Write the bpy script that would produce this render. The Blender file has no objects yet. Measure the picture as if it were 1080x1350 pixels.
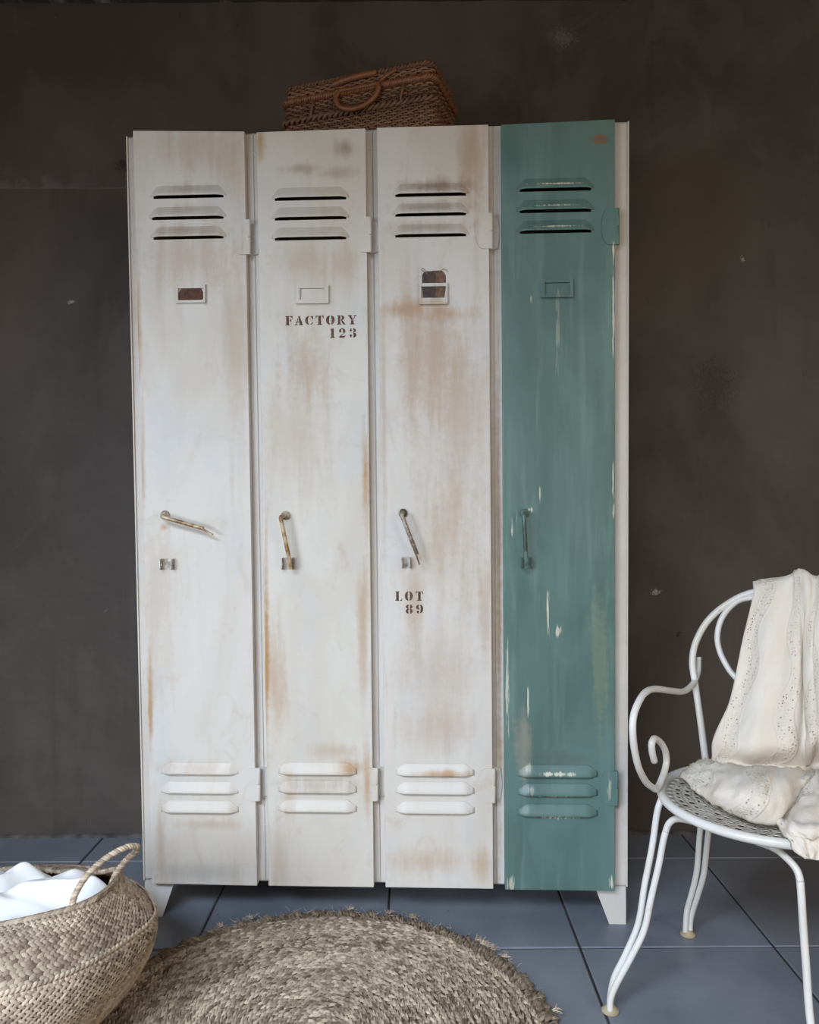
import bpy, bmesh, math, random
from mathutils import Vector, Matrix
import numpy as np
random.seed(7)
rng = np.random.default_rng(11)
S = bpy.context.scene
COL = S.collection
PI = math.pi

# ------------------------------------------------------------------ camera
cam = bpy.data.objects.new('camera', bpy.data.cameras.new('camera'))
COL.objects.link(cam)
cam.data.sensor_fit = 'HORIZONTAL'
cam.data.sensor_width = 36.0
cam.data.lens = 36.0 * 1025.3 / 1080.0
cam.data.clip_start = 0.05
cam.matrix_world = Matrix(((0.999984, 0.00562, -0.00035, 0.0), (-0.000411, 0.010874, -0.999941, 0.0),
                           (-0.005616, 0.999925, 0.010877, 0.98235), (0, 0, 0, 1)))
S.camera = cam

# ------------------------------------------------------------------ light
W = bpy.data.worlds.new('world'); S.world = W
W.use_nodes = True
W.node_tree.nodes['Background'].inputs[0].default_value = (1.0, 0.79, 0.61, 1)
W.node_tree.nodes['Background'].inputs[1].default_value = 0.41

def area(name, loc, target, sx, sy, power, color, spread=180):
    l = bpy.data.lights.new(name, 'AREA'); l.shape = 'RECTANGLE'; l.size = sx; l.size_y = sy
    l.energy = power; l.color = color; l.spread = math.radians(spread)
    o = bpy.data.objects.new(name, l); COL.objects.link(o)
    o.location = loc
    o.rotation_euler = (Vector(target) - Vector(loc)).to_track_quat('-Z', 'Y').to_euler()
    return o
# low cool daylight from the open doorway on the left, plus unseen fill lights added high in front and, warm, on the right
area('doorway_daylight', (-1.95, -0.75, 0.98), (0.15, 1.85, 0.12), 0.8, 0.9, 13.5, (0.80, 0.90, 1.0), 100)
area('high_front_fill', (-0.9, -0.9, 2.40), (0.0, 1.35, 0.0), 1.8, 0.8, 30, (0.71, 0.83, 1.0), 74)  # added fill for the floor and lower fronts, no window modelled
area('warm_right_fill', (2.3, -1.3, 1.5), (0.5, 2.0, 1.0), 1.0, 1.2, 22, (1.0, 0.85, 0.67))  # added warm fill from the right, no window modelled

S.view_settings.view_transform = 'Standard'
S.view_settings.look = 'None'
S.view_settings.gamma = 1.0
S.view_settings.exposure = 0.02
S.view_settings.use_curve_mapping = False

# ------------------------------------------------------------------ helpers
def setp(o, label=None, cat=None, group=None, kind=None):
    if label: o['label'] = label
    if cat: o['category'] = cat
    if group: o['group'] = group
    if kind: o['kind'] = kind
    return o

def empty(name, loc=(0, 0, 0), rz=0.0):
    o = bpy.data.objects.new(name, None); COL.objects.link(o)
    o.empty_display_size = 0.05
    o.location = loc; o.rotation_euler = (0, 0, rz)
    return o

class MB:
    """collects vertices and faces of one mesh"""
    def __init__(s): s.v = []; s.f = []; s.t = []; s.mi = []
    def add(s, vs, fs, tint=None, mi=0):
        o = len(s.v)
        s.v += [tuple(p) for p in vs]
        s.f += [tuple(i + o for i in f) for f in fs]
        s.mi += [mi] * len(fs)
        if tint is None: tint = 0.5
        s.t += [tint] * len(vs)
    def box(s, x0, x1, y0, y1, z0, z1, **k):
        s.add([(x0, y0, z0), (x1, y0, z0), (x1, y1, z0), (x0, y1, z0), (x0, y0, z1), (x1, y0, z1), (x1, y1, z1), (x0, y1, z1)],
              [(0, 3, 2, 1), (4, 5, 6, 7), (0, 1, 5, 4), (1, 2, 6, 5), (2, 3, 7, 6), (3, 0, 4, 7)], **k)
    def prism(s, poly, y0, y1, **k):
        """polygon in x,z extruded along y"""
        n = len(poly)
        vs = [(x, y0, z) for x, z in poly] + [(x, y1, z) for x, z in poly]
        fs = [tuple(range(n)), tuple(range(2 * n - 1, n - 1, -1))]
        fs += [(i, i + n, (i + 1) % n + n, (i + 1) % n) for i in range(n)]
        s.add(vs, fs, **k)
    def tube(s, pts, r, n=8, closed=False, cap=True, tint=None, up=None):
        pts = [Vector(p) for p in pts]; m = len(pts)
        rr = r if hasattr(r, '__len__') else [r] * m
        vs = []; nrm = None
        for i in range(m):
            if closed: t = pts[(i + 1) % m] - pts[i - 1]
            else: t = pts[min(i + 1, m - 1)] - pts[max(i - 1, 0)]
            if t.length < 1e-9: t = Vector((0, 0, 1))
            t.normalize()
            if nrm is None:
                a = Vector(up) if up else (Vector((0, 0, 1)) if abs(t.z) < 0.9 else Vector((1, 0, 0)))
                nrm = (a - t * a.dot(t)).normalized()
            else:
                nrm = (nrm - t * nrm.dot(t))
                nrm = nrm.normalized() if nrm.length > 1e-6 else t.orthogonal().normalized()
            b = t.cross(nrm)
            for k in range(n):
                a = 2 * PI * k / n
                vs.append(pts[i] + (nrm * math.cos(a) + b * math.sin(a)) * rr[i])
        fs = []
        for i in range(m if closed else m - 1):
            j = (i + 1) % m
            for k in range(n):
                k2 = (k + 1) % n
                fs.append((i * n + k, i * n + k2, j * n + k2, j * n + k))
        if cap and not closed:
            fs.append(tuple(range(n - 1, -1, -1))); fs.append(tuple((m - 1) * n + k for k in range(n)))
        s.add(vs, fs, tint=tint)
    def lathe(s, prof, c=(0, 0, 0), n=24, axis='z', **k):
        m = len(prof); vs = []; fs = []
        for r, h in prof:
            for q in range(n):
                a = 2 * PI * q / n
                if axis == 'z': vs.append((c[0] + r * math.cos(a), c[1] + r * math.sin(a), c[2] + h))
                else: vs.append((c[0] + r * math.cos(a), c[1] + h, c[2] + r * math.sin(a)))
        for i in range(m - 1):
            for q in range(n):
                q2 = (q + 1) % n
                fs.append((i * n + q, i * n + q2, (i + 1) * n + q2, (i + 1) * n + q))
        fs.append(tuple(range(n))); fs.append(tuple((m - 1) * n + q for q in range(n - 1, -1, -1)))
        s.add(vs, fs, **k)
    def grid(s, P, tint=None, closed_u=False):
        """P[row][col] points"""
        R, C = len(P), len(P[0])
        vs = [p for row in P for p in row]
        fs = [(i * C + j, i * C + (j + 1) % C, (i + 1) * C + (j + 1) % C, (i + 1) * C + j)
              for i in range(R - 1) for j in range(C if closed_u else C - 1)]
        s.add(vs, fs, tint=tint)
    def build(s, name, mat, parent=None, smooth=True, angle=40, mods=None, fixn=True):
        me = bpy.data.meshes.new(name)
        me.from_pydata([tuple(map(float, p)) for p in s.v], [], s.f)
        if any(t != 0.5 for t in s.t):
            a = me.attributes.new('tint', 'FLOAT', 'POINT')
            a.data.foreach_set('value', np.array(s.t, dtype=np.float32))
        for m in (mat if isinstance(mat, (list, tuple)) else [mat]): me.materials.append(m)
        if any(s.mi): me.polygons.foreach_set('material_index', s.mi)
        if fixn:
            bm = bmesh.new(); bm.from_mesh(me)
            bmesh.ops.recalc_face_normals(bm, faces=bm.faces)
            bm.to_mesh(me); bm.free()
        me.update()
        if smooth:
            me.shade_smooth()
            if angle < 180:
                try: me.set_sharp_from_angle(angle=math.radians(angle))
                except Exception: pass
        o = bpy.data.objects.new(name, me); COL.objects.link(o)
        if parent: o.parent = parent
        for typ, kw in (mods or []):
            md = o.modifiers.new(typ.lower(), typ)
            for k, v in kw.items(): setattr(md, k, v)
        return o

def catmull(P, n, closed=False):
    """resample a polyline of points through a Catmull-Rom spline, n points per span"""
    P = [np.array(p, float) for p in P]; m = len(P); out = []
    for i in range(m if closed else m - 1):
        if closed: a, b, c, d = P[i - 1], P[i], P[(i + 1) % m], P[(i + 2) % m]
        else:
            b, c = P[i], P[i + 1]
            a = P[i - 1] if i else 2 * b - c
            d = P[i + 2] if i + 2 < m else 2 * c - b
        for k in range(n):
            t = k / n
            out.append(0.5 * (2 * b + (c - a) * t + (2 * a - 5 * b + 4 * c - d) * t * t + (3 * b - 3 * c + d - a) * t ** 3))
    if not closed: out.append(P[-1])
    return out

def lerp(a, b, t): return a + (b - a) * t

# ------------------------------------------------------------------ node materials
class NT:
    def __init__(s, name, rough=0.6, metal=0.0, spec=0.5):
        s.m = bpy.data.materials.new(name); s.m.use_nodes = True
        s.t = s.m.node_tree; s.n = s.t.nodes
        s.b = s.n['Principled BSDF']; s.out = s.n['Material Output']
        s.b.inputs['Roughness'].default_value = rough
        s.b.inputs['Metallic'].default_value = metal
        s.b.inputs['Specular IOR Level'].default_value = spec
        s._tc = None
    def link(s, a, b): s.t.links.new(a, b)
    def put(s, sock, v):
        if hasattr(v, 'links') or isinstance(v, bpy.types.NodeSocket): s.link(v, sock)
        else:
            if isinstance(v, tuple) and len(v) == 3 and sock.type == 'RGBA': v = (*v, 1)
            sock.default_value = v
    def obj(s):
        if not s._tc: s._tc = s.n.new('ShaderNodeTexCoord')
        return s._tc.outputs['Object']
    def gen(s):
        if not s._tc: s._tc = s.n.new('ShaderNodeTexCoord')
        return s._tc.outputs['Generated']
    def uv(s):
        if not s._tc: s._tc = s.n.new('ShaderNodeTexCoord')
        return s._tc.outputs['UV']
    def mapped(s, vec, scale=(1, 1, 1), loc=(0, 0, 0)):
        n = s.n.new('ShaderNodeMapping'); s.link(vec, n.inputs[0])
        n.inputs['Scale'].default_value = scale; n.inputs['Location'].default_value = loc
        return n.outputs[0]
    def noise(s, vec, scale=5, detail=4, rough=0.55, dist=0.0):
        n = s.n.new('ShaderNodeTexNoise'); s.link(vec, n.inputs['Vector'])
        n.inputs['Scale'].default_value = scale; n.inputs['Detail'].default_value = detail
        n.inputs['Roughness'].default_value = rough; n.inputs['Distortion'].default_value = dist
        return n.outputs[0]
    def voro(s, vec, scale=5, feature='F1', out='Distance', rnd=1.0):
        n = s.n.new('ShaderNodeTexVoronoi'); s.link(vec, n.inputs['Vector']); n.feature = feature
        n.inputs['Scale'].default_value = scale
        n.inputs['Randomness'].default_value = rnd
        return n.outputs[out]
    def math(s, op, a, b=0.0, clamp=False):
        n = s.n.new('ShaderNodeMath'); n.operation = op; n.use_clamp = clamp
        s.put(n.inputs[0], a); s.put(n.inputs[1], b)
        return n.outputs[0]
    def step(s, v, a, b):
        n = s.n.new('ShaderNodeMapRange'); n.interpolation_type = 'SMOOTHSTEP'
        s.put(n.inputs['Value'], v); n.inputs['From Min'].default_value = a; n.inputs['From Max'].default_value = b
        return n.outputs['Result']
    def mix(s, f, a, b):
        n = s.n.new('ShaderNodeMix'); n.data_type = 'RGBA'
        s.put(n.inputs['Factor'], f); s.put(n.inputs['A'] if False else n.inputs[6], a); s.put(n.inputs[7], b)
        return n.outputs[2]
    def sep(s, vec):
        n = s.n.new('ShaderNodeSeparateXYZ'); s.link(vec, n.inputs[0]); return n.outputs
    def vmath(s, op, a, b=(0, 0, 0)):
        n = s.n.new('ShaderNodeVectorMath'); n.operation = op
        s.put(n.inputs[0], a); s.put(n.inputs[1], b)
        return n.outputs['Value'] if op in ('LENGTH', 'DISTANCE', 'DOT_PRODUCT') else n.outputs['Vector']
    def attr(s, name):
        n = s.n.new('ShaderNodeAttribute'); n.attribute_name = name; return n.outputs['Fac']
    def blob(s, co, x, z, rx, rz, ns, k=0.9):
        """soft edged stain of its own ragged shape, centred at x,z on the sheet"""
        d = s.vmath('SUBTRACT', co, (x, 0, z)); d = s.vmath('MULTIPLY', d, (1 / rx, 0, 1 / rz))
        l = s.vmath('LENGTH', d)
        v = s.math('SUBTRACT', 1.0, l)
        v = s.math('MULTIPLY_ADD', s.math('SUBTRACT', ns, 0.5), k * 2) if False else s.math('ADD', v, s.math('MULTIPLY', s.math('SUBTRACT', ns, 0.5), k * 2))
        return v
    def bump(s, h, strength=0.3, dist=0.002):
        n = s.n.new('ShaderNodeBump'); n.inputs['Strength'].default_value = strength
        n.inputs['Distance'].default_value = dist; s.put(n.inputs['Height'], h)
        s.link(n.outputs[0], s.b.inputs['Normal'])
    def color(s, c): s.put(s.b.inputs['Base Color'], c)
    def rough(s, r): s.put(s.b.inputs['Roughness'], r)

def simple(name, c, rough=0.5, metal=0.0, var=0.15, scale=20, spec=0.5, bump=0.0):
    m = NT(name, rough, metal, spec); co = m.obj()
    n = m.noise(co, scale, 5)
    m.color(m.mix(m.step(n, 0.35, 0.65), tuple(x * (1 - var) for x in c), tuple(min(1, x * (1 + var)) for x in c)))
    if bump: m.bump(m.noise(co, scale * 6, 3), bump, 0.001)
    return m.m

def tinted(name, lo, hi, rough=0.7, dark=None, scale=60, spec=0.3, bump=0.3):
    """straw, cane and jute: each strand carries its own natural tint"""
    m = NT(name, rough, 0, spec); co = m.obj(); t = m.attr('tint')
    c = m.mix(t, lo, hi)
    n = m.noise(co, scale, 4)
    c = m.mix(m.math('MULTIPLY', m.step(n, 0.5, 0.75), 0.5), c, dark or tuple(x * 0.5 for x in lo))
    m.color(c); m.bump(m.noise(co, scale * 8, 2), bump, 0.0008)
    return m.m
# ------------------------------------------------------------------ room materials
def wall_material():
    m = NT('dark_plaster', 0.62, 0, 0.35); co = m.obj()
    big = m.noise(co, 1.3, 6, 0.6, 0.6); mid = m.noise(m.mapped(co, (5, 5, 3.0)), 1.0, 8, 0.65, 0.8)
    streak = m.noise(m.mapped(co, (16, 1, 1.6), (3, 0, 0)), 1.0, 6, 0.6)
    c = m.mix(m.step(big, 0.32, 0.68), (0.043, 0.0345, 0.0290), (0.088, 0.073, 0.062))
    c = m.mix(m.math('MULTIPLY', m.step(mid, 0.46, 0.78), 0.6), c, (0.105, 0.091, 0.080))
    c = m.mix(m.math('MULTIPLY', m.step(streak, 0.55, 0.8), 0.35), c, (0.022, 0.019, 0.018))
    x, y, z = m.sep(co)
    # upper coat of plaster ending in a ragged edge on the left
    zz = m.math('ADD', z, m.math('MULTIPLY', m.noise(m.mapped(co, (9, 1, 9)), 1, 4), 0.012))
    coat = m.math('MULTIPLY', m.step(zz, 1.917, 1.924), m.step(x, -0.15, -0.75))
    c = m.mix(m.math('MULTIPLY', coat, 0.16), c, (0.095, 0.088, 0.085))
    lip = m.math('MULTIPLY', m.math('MULTIPLY', coat, m.step(zz, 1.985, 1.93)), m.step(m.noise(co, 14, 6), 0.42, 0.62))
    c = m.mix(m.math('MULTIPLY', m.math('MULTIPLY', lip, m.step(x, -0.85, -1.12)), 0.6), c, (0.17, 0.16, 0.16))
    # knocks and flecks of pale dust
    fl = m.step(m.voro(m.mapped(co, (1, 0.2, 1)), 3.1), 0.035, 0.008)
    fl = m.math('MULTIPLY', fl, m.step(m.noise(co, 90, 2), 0.5, 0.6))
    c = m.mix(m.math('MULTIPLY', fl, 0.7), c, (0.30, 0.28, 0.26))
    fn = m.noise(m.mapped(co, (1, 1, 1), (0, 0, 5)), 150, 5, 0.75)
    for x_, z_, rx, rz, col, s_ in ((0.728, 0.716, 0.020, 0.014, (0.42, 0.40, 0.37), 0.9), (0.985, 1.696, 0.011, 0.014, (0.40, 0.38, 0.35), 0.9), (-0.992, 1.580, 0.016, 0.008, (0.42, 0.41, 0.40), 0.9),
                                    (0.46, 2.345, 0.060, 0.045, (0.16, 0.145, 0.13), 0.5), (0.795, 0.593, 0.012, 0.012, (0.012, 0.010, 0.009), 0.9), (-0.83, 1.980, 0.045, 0.030, (0.014, 0.012, 0.012), 0.8), (0.90, 1.33, 0.10, 0.12, (0.020, 0.017, 0.016), 0.5)):
        c = m.mix(m.math('MULTIPLY', m.step(m.blob(co, x_, z_, rx, rz, fn, 1.6), 0.25, 0.8), s_), c, col)
    sc = m.step(m.noise(m.mapped(co, (40, 1, 14), (5, 0, 2)), 1.0, 3), 0.73, 0.8)
    c = m.mix(m.math('MULTIPLY', sc, 0.5), c, (0.014, 0.012, 0.011))
    m.color(c)
    m.rough(m.math('ADD', m.math('MULTIPLY', mid, 0.25), 0.48))
    h = m.math('ADD', m.math('MULTIPLY', mid, 0.6), m.math('ADD', m.math('MULTIPLY', m.noise(co, 45, 5), 0.25), m.math('MULTIPLY', coat, 0.4)))
    m.bump(h, 0.45, 0.008)
    return m.m

def tile_material():
    m = NT('slate_grey_tile', 0.42, 0, 0.5); co = m.obj(); t = m.attr('tint')
    n = m.noise(co, 3.5, 6, 0.6); f = m.noise(co, 160, 3)
    c = m.mix(m.step(n, 0.35, 0.68), (0.145, 0.166, 0.205), (0.215, 0.238, 0.280))
    c = m.mix(m.math('MULTIPLY', t, 0.5), c, (0.180, 0.184, 0.200))
    c = m.mix(m.math('MULTIPLY', m.step(f, 0.56, 0.72), 0.35), c, (0.26, 0.265, 0.29))
    sp = m.math('MULTIPLY', m.step(m.voro(co, 17), 0.10, 0.04), m.step(m.noise(co, 60, 3), 0.52, 0.6))
    c = m.mix(m.math('MULTIPLY', sp, 0.7), c, (0.022, 0.02, 0.02))
    du = m.math('MULTIPLY', m.step(m.noise(co, 11, 6, 0.7), 0.60, 0.78), 0.3)
    c = m.mix(du, c, (0.20, 0.19, 0.185))
    m.color(c)
    m.rough(m.math('ADD', m.math('MULTIPLY', n, 0.3), 0.30))
    m.bump(m.math('ADD', m.math('MULTIPLY', f, 0.5), n), 0.12, 0.003)
    return m.m

M_WALL = wall_material(); M_TILE = tile_material()
M_GROUT = simple('tile_grout', (0.045, 0.042, 0.042), 0.85, var=0.3, scale=9, bump=0.3)
M_CEIL = simple('ceiling_plaster', (0.06, 0.055, 0.05), 0.8, var=0.2, scale=4)
def beam_material():
    m = NT('worn_concrete', 0.8); co = m.obj()
    n = m.noise(m.mapped(co, (5, 1, 22)), 1, 8, 0.7, 0.8)
    x = m.sep(co)[0]
    c = m.mix(m.math('MULTIPLY', m.step(n, 0.5, 0.66), m.step(x, 0.2, -0.5)), (0.045, 0.042, 0.042), (0.30, 0.29, 0.30))
    m.color(c); m.bump(n, 0.6, 0.006); return m.m
M_BEAM = beam_material()
M_MORTAR = simple('skirting_mortar', (0.075, 0.070, 0.068), 0.85, var=0.5, scale=14, bump=0.5)

# ------------------------------------------------------------------ room shell
YW = 2.2952; ZC = 2.52; XR = 2.9; XL_ = -2.9; YF = -2.2
b = MB(); b.box(XL_, XR, YW, YW + 0.12, 0, ZC); setp(b.build('wall_back', M_WALL, smooth=False), kind='structure')
b = MB(); b.box(XL_, XR, YF, YW + 0.12, ZC, ZC + 0.1); setp(b.build('ceiling', M_CEIL, smooth=False), kind='structure')
# floor: bevelled square tiles on a bed of grout
T = 0.42792; GX = -0.05536; GY = 1.70554; G = 0.0028
b = MB(); b.box(XL_, XR, YF, YW + 0.12, -0.06, -0.0035, mi=1)
for i in range(-8, 8):
    for j in range(-10, 2):
        x0, x1 = max(GX + i * T + G, XL_), min(GX + (i + 1) * T - G, XR)
        y0, y1 = max(GY + j * T + G, YF), min(GY + (j + 1) * T - G, YW + 0.1)
        if x1 - x0 < 0.01 or y1 - y0 < 0.01: continue
        e = 0.0022
        vs = [(x0, y0, -0.004), (x1, y0, -0.004), (x1, y1, -0.004), (x0, y1, -0.004),
              (x0, y0, -e), (x1, y0, -e), (x1, y1, -e), (x0, y1, -e),
              (x0 + e, y0 + e, 0), (x1 - e, y0 + e, 0), (x1 - e, y1 - e, 0), (x0 + e, y1 - e, 0)]
        fs = [(8, 9, 10, 11)] + [(k, (k + 1) % 4, (k + 1) % 4 + 4, k + 4) for k in range(4)] + [(k + 4, (k + 1) % 4 + 4, (k + 1) % 4 + 8, k + 8) for k in range(4)]
        b.add(vs, fs, tint=random.random())
setp(b.build('floor', [M_TILE, M_GROUT], smooth=False, fixn=False), kind='structure')
# crumbly mortar fillet along the foot of the wall
b = MB(); rows = []
for k in range(240):
    x = lerp(XL_, XR, k / 239); w = 0.008 + 0.004 * rng.random(); h = 0.006 + 0.004 * rng.random()
    rows.append([(x, YW - w, 0.0), (x, YW - w * 0.8, h * 0.6), (x, YW - w * 0.3, h), (x, YW + 0.01, h)])
b.grid(rows); setp(b.build('baseboard_back', M_MORTAR), kind='structure')
# rough concrete beam where wall meets ceiling
b = MB(); rows = []
for k in range(160):
    x = lerp(XL_, XR, k / 159); w = 0.016 + 0.005 * rng.random(); z = 2.452 + 0.004 * rng.random()
    rows.append([(x, YW + 0.01, z), (x, YW - w, z), (x, YW - w - 0.002, z + 0.03), (x, YW - w, ZC), (x, YW + 0.01, ZC)])
b.grid(rows); setp(b.build('trim_1', M_BEAM, angle=30), kind='structure')

# ------------------------------------------------------------------ locker materials
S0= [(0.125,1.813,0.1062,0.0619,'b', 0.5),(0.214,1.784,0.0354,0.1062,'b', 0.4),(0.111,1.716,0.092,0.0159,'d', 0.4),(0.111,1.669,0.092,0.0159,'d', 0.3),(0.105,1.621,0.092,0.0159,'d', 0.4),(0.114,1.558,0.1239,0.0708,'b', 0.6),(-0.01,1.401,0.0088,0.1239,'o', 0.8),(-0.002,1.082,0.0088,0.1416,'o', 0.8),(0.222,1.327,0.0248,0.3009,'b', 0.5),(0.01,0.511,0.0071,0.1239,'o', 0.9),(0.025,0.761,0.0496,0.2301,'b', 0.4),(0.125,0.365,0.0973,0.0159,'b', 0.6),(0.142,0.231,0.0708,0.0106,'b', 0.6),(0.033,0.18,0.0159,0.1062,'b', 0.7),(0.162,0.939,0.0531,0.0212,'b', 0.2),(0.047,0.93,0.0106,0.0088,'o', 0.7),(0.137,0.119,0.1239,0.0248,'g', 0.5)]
S1= [(0.283,1.824,0.0124,0.0496,'o', 0.95),(0.479,1.804,0.0212,0.0177,'d', 0.6),(0.377,1.759,0.0496,0.0124,'d', 0.5),(0.452,1.747,0.0531,0.0124,'d', 0.4),(0.38,1.544,0.0602,0.0496,'b', 0.5),(0.477,1.534,0.0442,0.0531,'b', 0.5),(0.382,1.307,0.0496,0.0973,'b', 0.8),(0.36,1.149,0.0796,0.1593,'b', 0.45),(0.287,0.655,0.0071,0.3009,'o', 0.95),(0.306,0.566,0.0248,0.1593,'o', 0.5),(0.522,1.06,0.0106,0.1327,'o', 0.85),(0.513,0.708,0.0142,0.1593,'o', 0.5),(0.482,0.368,0.0389,0.0177,'o', 0.7),(0.407,0.327,0.0973,0.0177,'d', 0.55),(0.336,0.308,0.0159,0.0885,'o', 0.45),(0.317,0.157,0.0248,0.1239,'b', 0.45),(0.443,0.407,0.0531,0.0177,'b', 0.5),(0.521,0.337,0.0106,0.0885,'o', 0.6)]
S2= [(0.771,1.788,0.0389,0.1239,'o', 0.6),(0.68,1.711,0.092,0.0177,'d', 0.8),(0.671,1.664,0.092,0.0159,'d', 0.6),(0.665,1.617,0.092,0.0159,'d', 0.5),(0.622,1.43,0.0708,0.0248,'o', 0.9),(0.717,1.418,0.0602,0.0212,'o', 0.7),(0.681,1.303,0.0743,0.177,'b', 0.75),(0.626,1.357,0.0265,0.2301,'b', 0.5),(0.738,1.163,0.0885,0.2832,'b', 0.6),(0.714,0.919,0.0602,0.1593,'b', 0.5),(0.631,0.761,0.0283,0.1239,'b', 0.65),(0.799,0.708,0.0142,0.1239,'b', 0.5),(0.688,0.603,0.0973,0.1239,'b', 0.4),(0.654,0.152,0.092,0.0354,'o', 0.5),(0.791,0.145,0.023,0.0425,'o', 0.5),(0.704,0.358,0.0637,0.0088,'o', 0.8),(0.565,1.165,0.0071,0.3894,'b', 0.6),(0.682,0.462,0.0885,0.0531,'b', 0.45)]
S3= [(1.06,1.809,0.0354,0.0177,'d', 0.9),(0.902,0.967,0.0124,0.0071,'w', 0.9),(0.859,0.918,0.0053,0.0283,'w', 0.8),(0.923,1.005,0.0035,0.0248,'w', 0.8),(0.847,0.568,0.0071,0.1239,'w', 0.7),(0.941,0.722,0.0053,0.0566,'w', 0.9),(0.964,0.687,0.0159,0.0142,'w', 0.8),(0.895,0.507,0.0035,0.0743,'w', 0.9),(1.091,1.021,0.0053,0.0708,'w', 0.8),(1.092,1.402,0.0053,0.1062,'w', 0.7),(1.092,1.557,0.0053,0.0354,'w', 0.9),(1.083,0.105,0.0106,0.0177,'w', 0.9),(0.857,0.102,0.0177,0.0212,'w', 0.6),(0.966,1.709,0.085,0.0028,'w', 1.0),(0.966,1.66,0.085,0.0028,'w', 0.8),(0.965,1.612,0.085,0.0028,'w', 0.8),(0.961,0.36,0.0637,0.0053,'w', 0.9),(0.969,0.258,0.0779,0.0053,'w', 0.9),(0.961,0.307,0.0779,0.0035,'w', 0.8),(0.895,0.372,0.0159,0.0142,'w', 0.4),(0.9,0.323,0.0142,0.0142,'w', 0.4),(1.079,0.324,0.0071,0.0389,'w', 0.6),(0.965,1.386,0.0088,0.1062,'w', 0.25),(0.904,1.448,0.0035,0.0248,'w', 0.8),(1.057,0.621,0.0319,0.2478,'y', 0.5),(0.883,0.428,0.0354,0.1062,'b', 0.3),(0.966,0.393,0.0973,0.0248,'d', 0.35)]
STAINCOL = {'o': (0.40, 0.22, 0.075), 'b': (0.44, 0.325, 0.230), 'd': (0.25, 0.165, 0.10), 'g': (0.34, 0.33, 0.31),
            'w': (0.66, 0.62, 0.50), 'y': (0.20, 0.26, 0.17)}
def white_paint(name, stains, seed, base=(0.635, 0.615, 0.575)):
    m = NT(name, 0.46, 0, 0.4); co = m.obj()
    st = m.noise(m.mapped(co, (26, 1, 3.2), (seed * 3.1, 0, seed)), 1.0, 7, 0.62, 0.35)
    big = m.noise(m.mapped(co, (5, 1, 2.2), (seed * 1.7, 0, seed * 2.3)), 1.0, 5, 0.6, 0.5)
    fine = m.noise(m.mapped(co, (1, 1, 1), (seed, 0, 0)), 55, 6, 0.65)
    ns = m.math('ADD', m.math('MULTIPLY', st, 0.6), m.math('ADD', m.math('MULTIPLY', big, 0.15), m.math('MULTIPLY', fine, 0.25)))
    c = m.mix(m.math('MULTIPLY', m.step(big, 0.40, 0.66), 0.70), base, (0.565, 0.52, 0.455))
    c = m.mix(m.math('MULTIPLY', m.step(st, 0.5, 0.75), 0.30), c, (0.53, 0.46, 0.375))
    c = m.mix(m.math('MULTIPLY', m.step(m.noise(m.mapped(co, (7, 1, 4), (seed * 5.3, 0, 4)), 1, 4), 0.5, 0.68), 0.4), c, (0.53, 0.56, 0.59))
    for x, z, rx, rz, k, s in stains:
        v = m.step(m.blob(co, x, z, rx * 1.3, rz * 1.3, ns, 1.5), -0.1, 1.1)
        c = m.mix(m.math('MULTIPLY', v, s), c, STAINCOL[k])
    patch = m.noise(m.mapped(co, (13, 1, 9), (seed * 2.9, 0, seed * 4.1)), 1.0, 7, 0.7, 0.9)
    c = m.mix(m.math('MULTIPLY', m.step(patch, 0.54, 0.72), 0.38), c, (0.47, 0.385, 0.29))
    c = m.mix(m.math('MULTIPLY', m.step(fine, 0.55, 0.75), 0.16), c, (0.40, 0.34, 0.28))
    # small rusty nicks
    nk = m.math('MULTIPLY', m.step(m.voro(m.mapped(co, (1, 0.1, 0.6)), 21), 0.075, 0.03), m.step(m.noise(m.mapped(co, (1, 1, 1), (0, 0, seed)), 7, 3), 0.55, 0.64))
    c = m.mix(m.math('MULTIPLY', nk, 0.6), c, (0.13, 0.085, 0.05))
    m.color(c); m.rough(m.math('ADD', m.math('MULTIPLY', st, 0.25), 0.34))
    m.bump(m.math('ADD', st, m.math('MULTIPLY', fine, 0.5)), 0.12, 0.0012)
    return m.m
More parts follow.
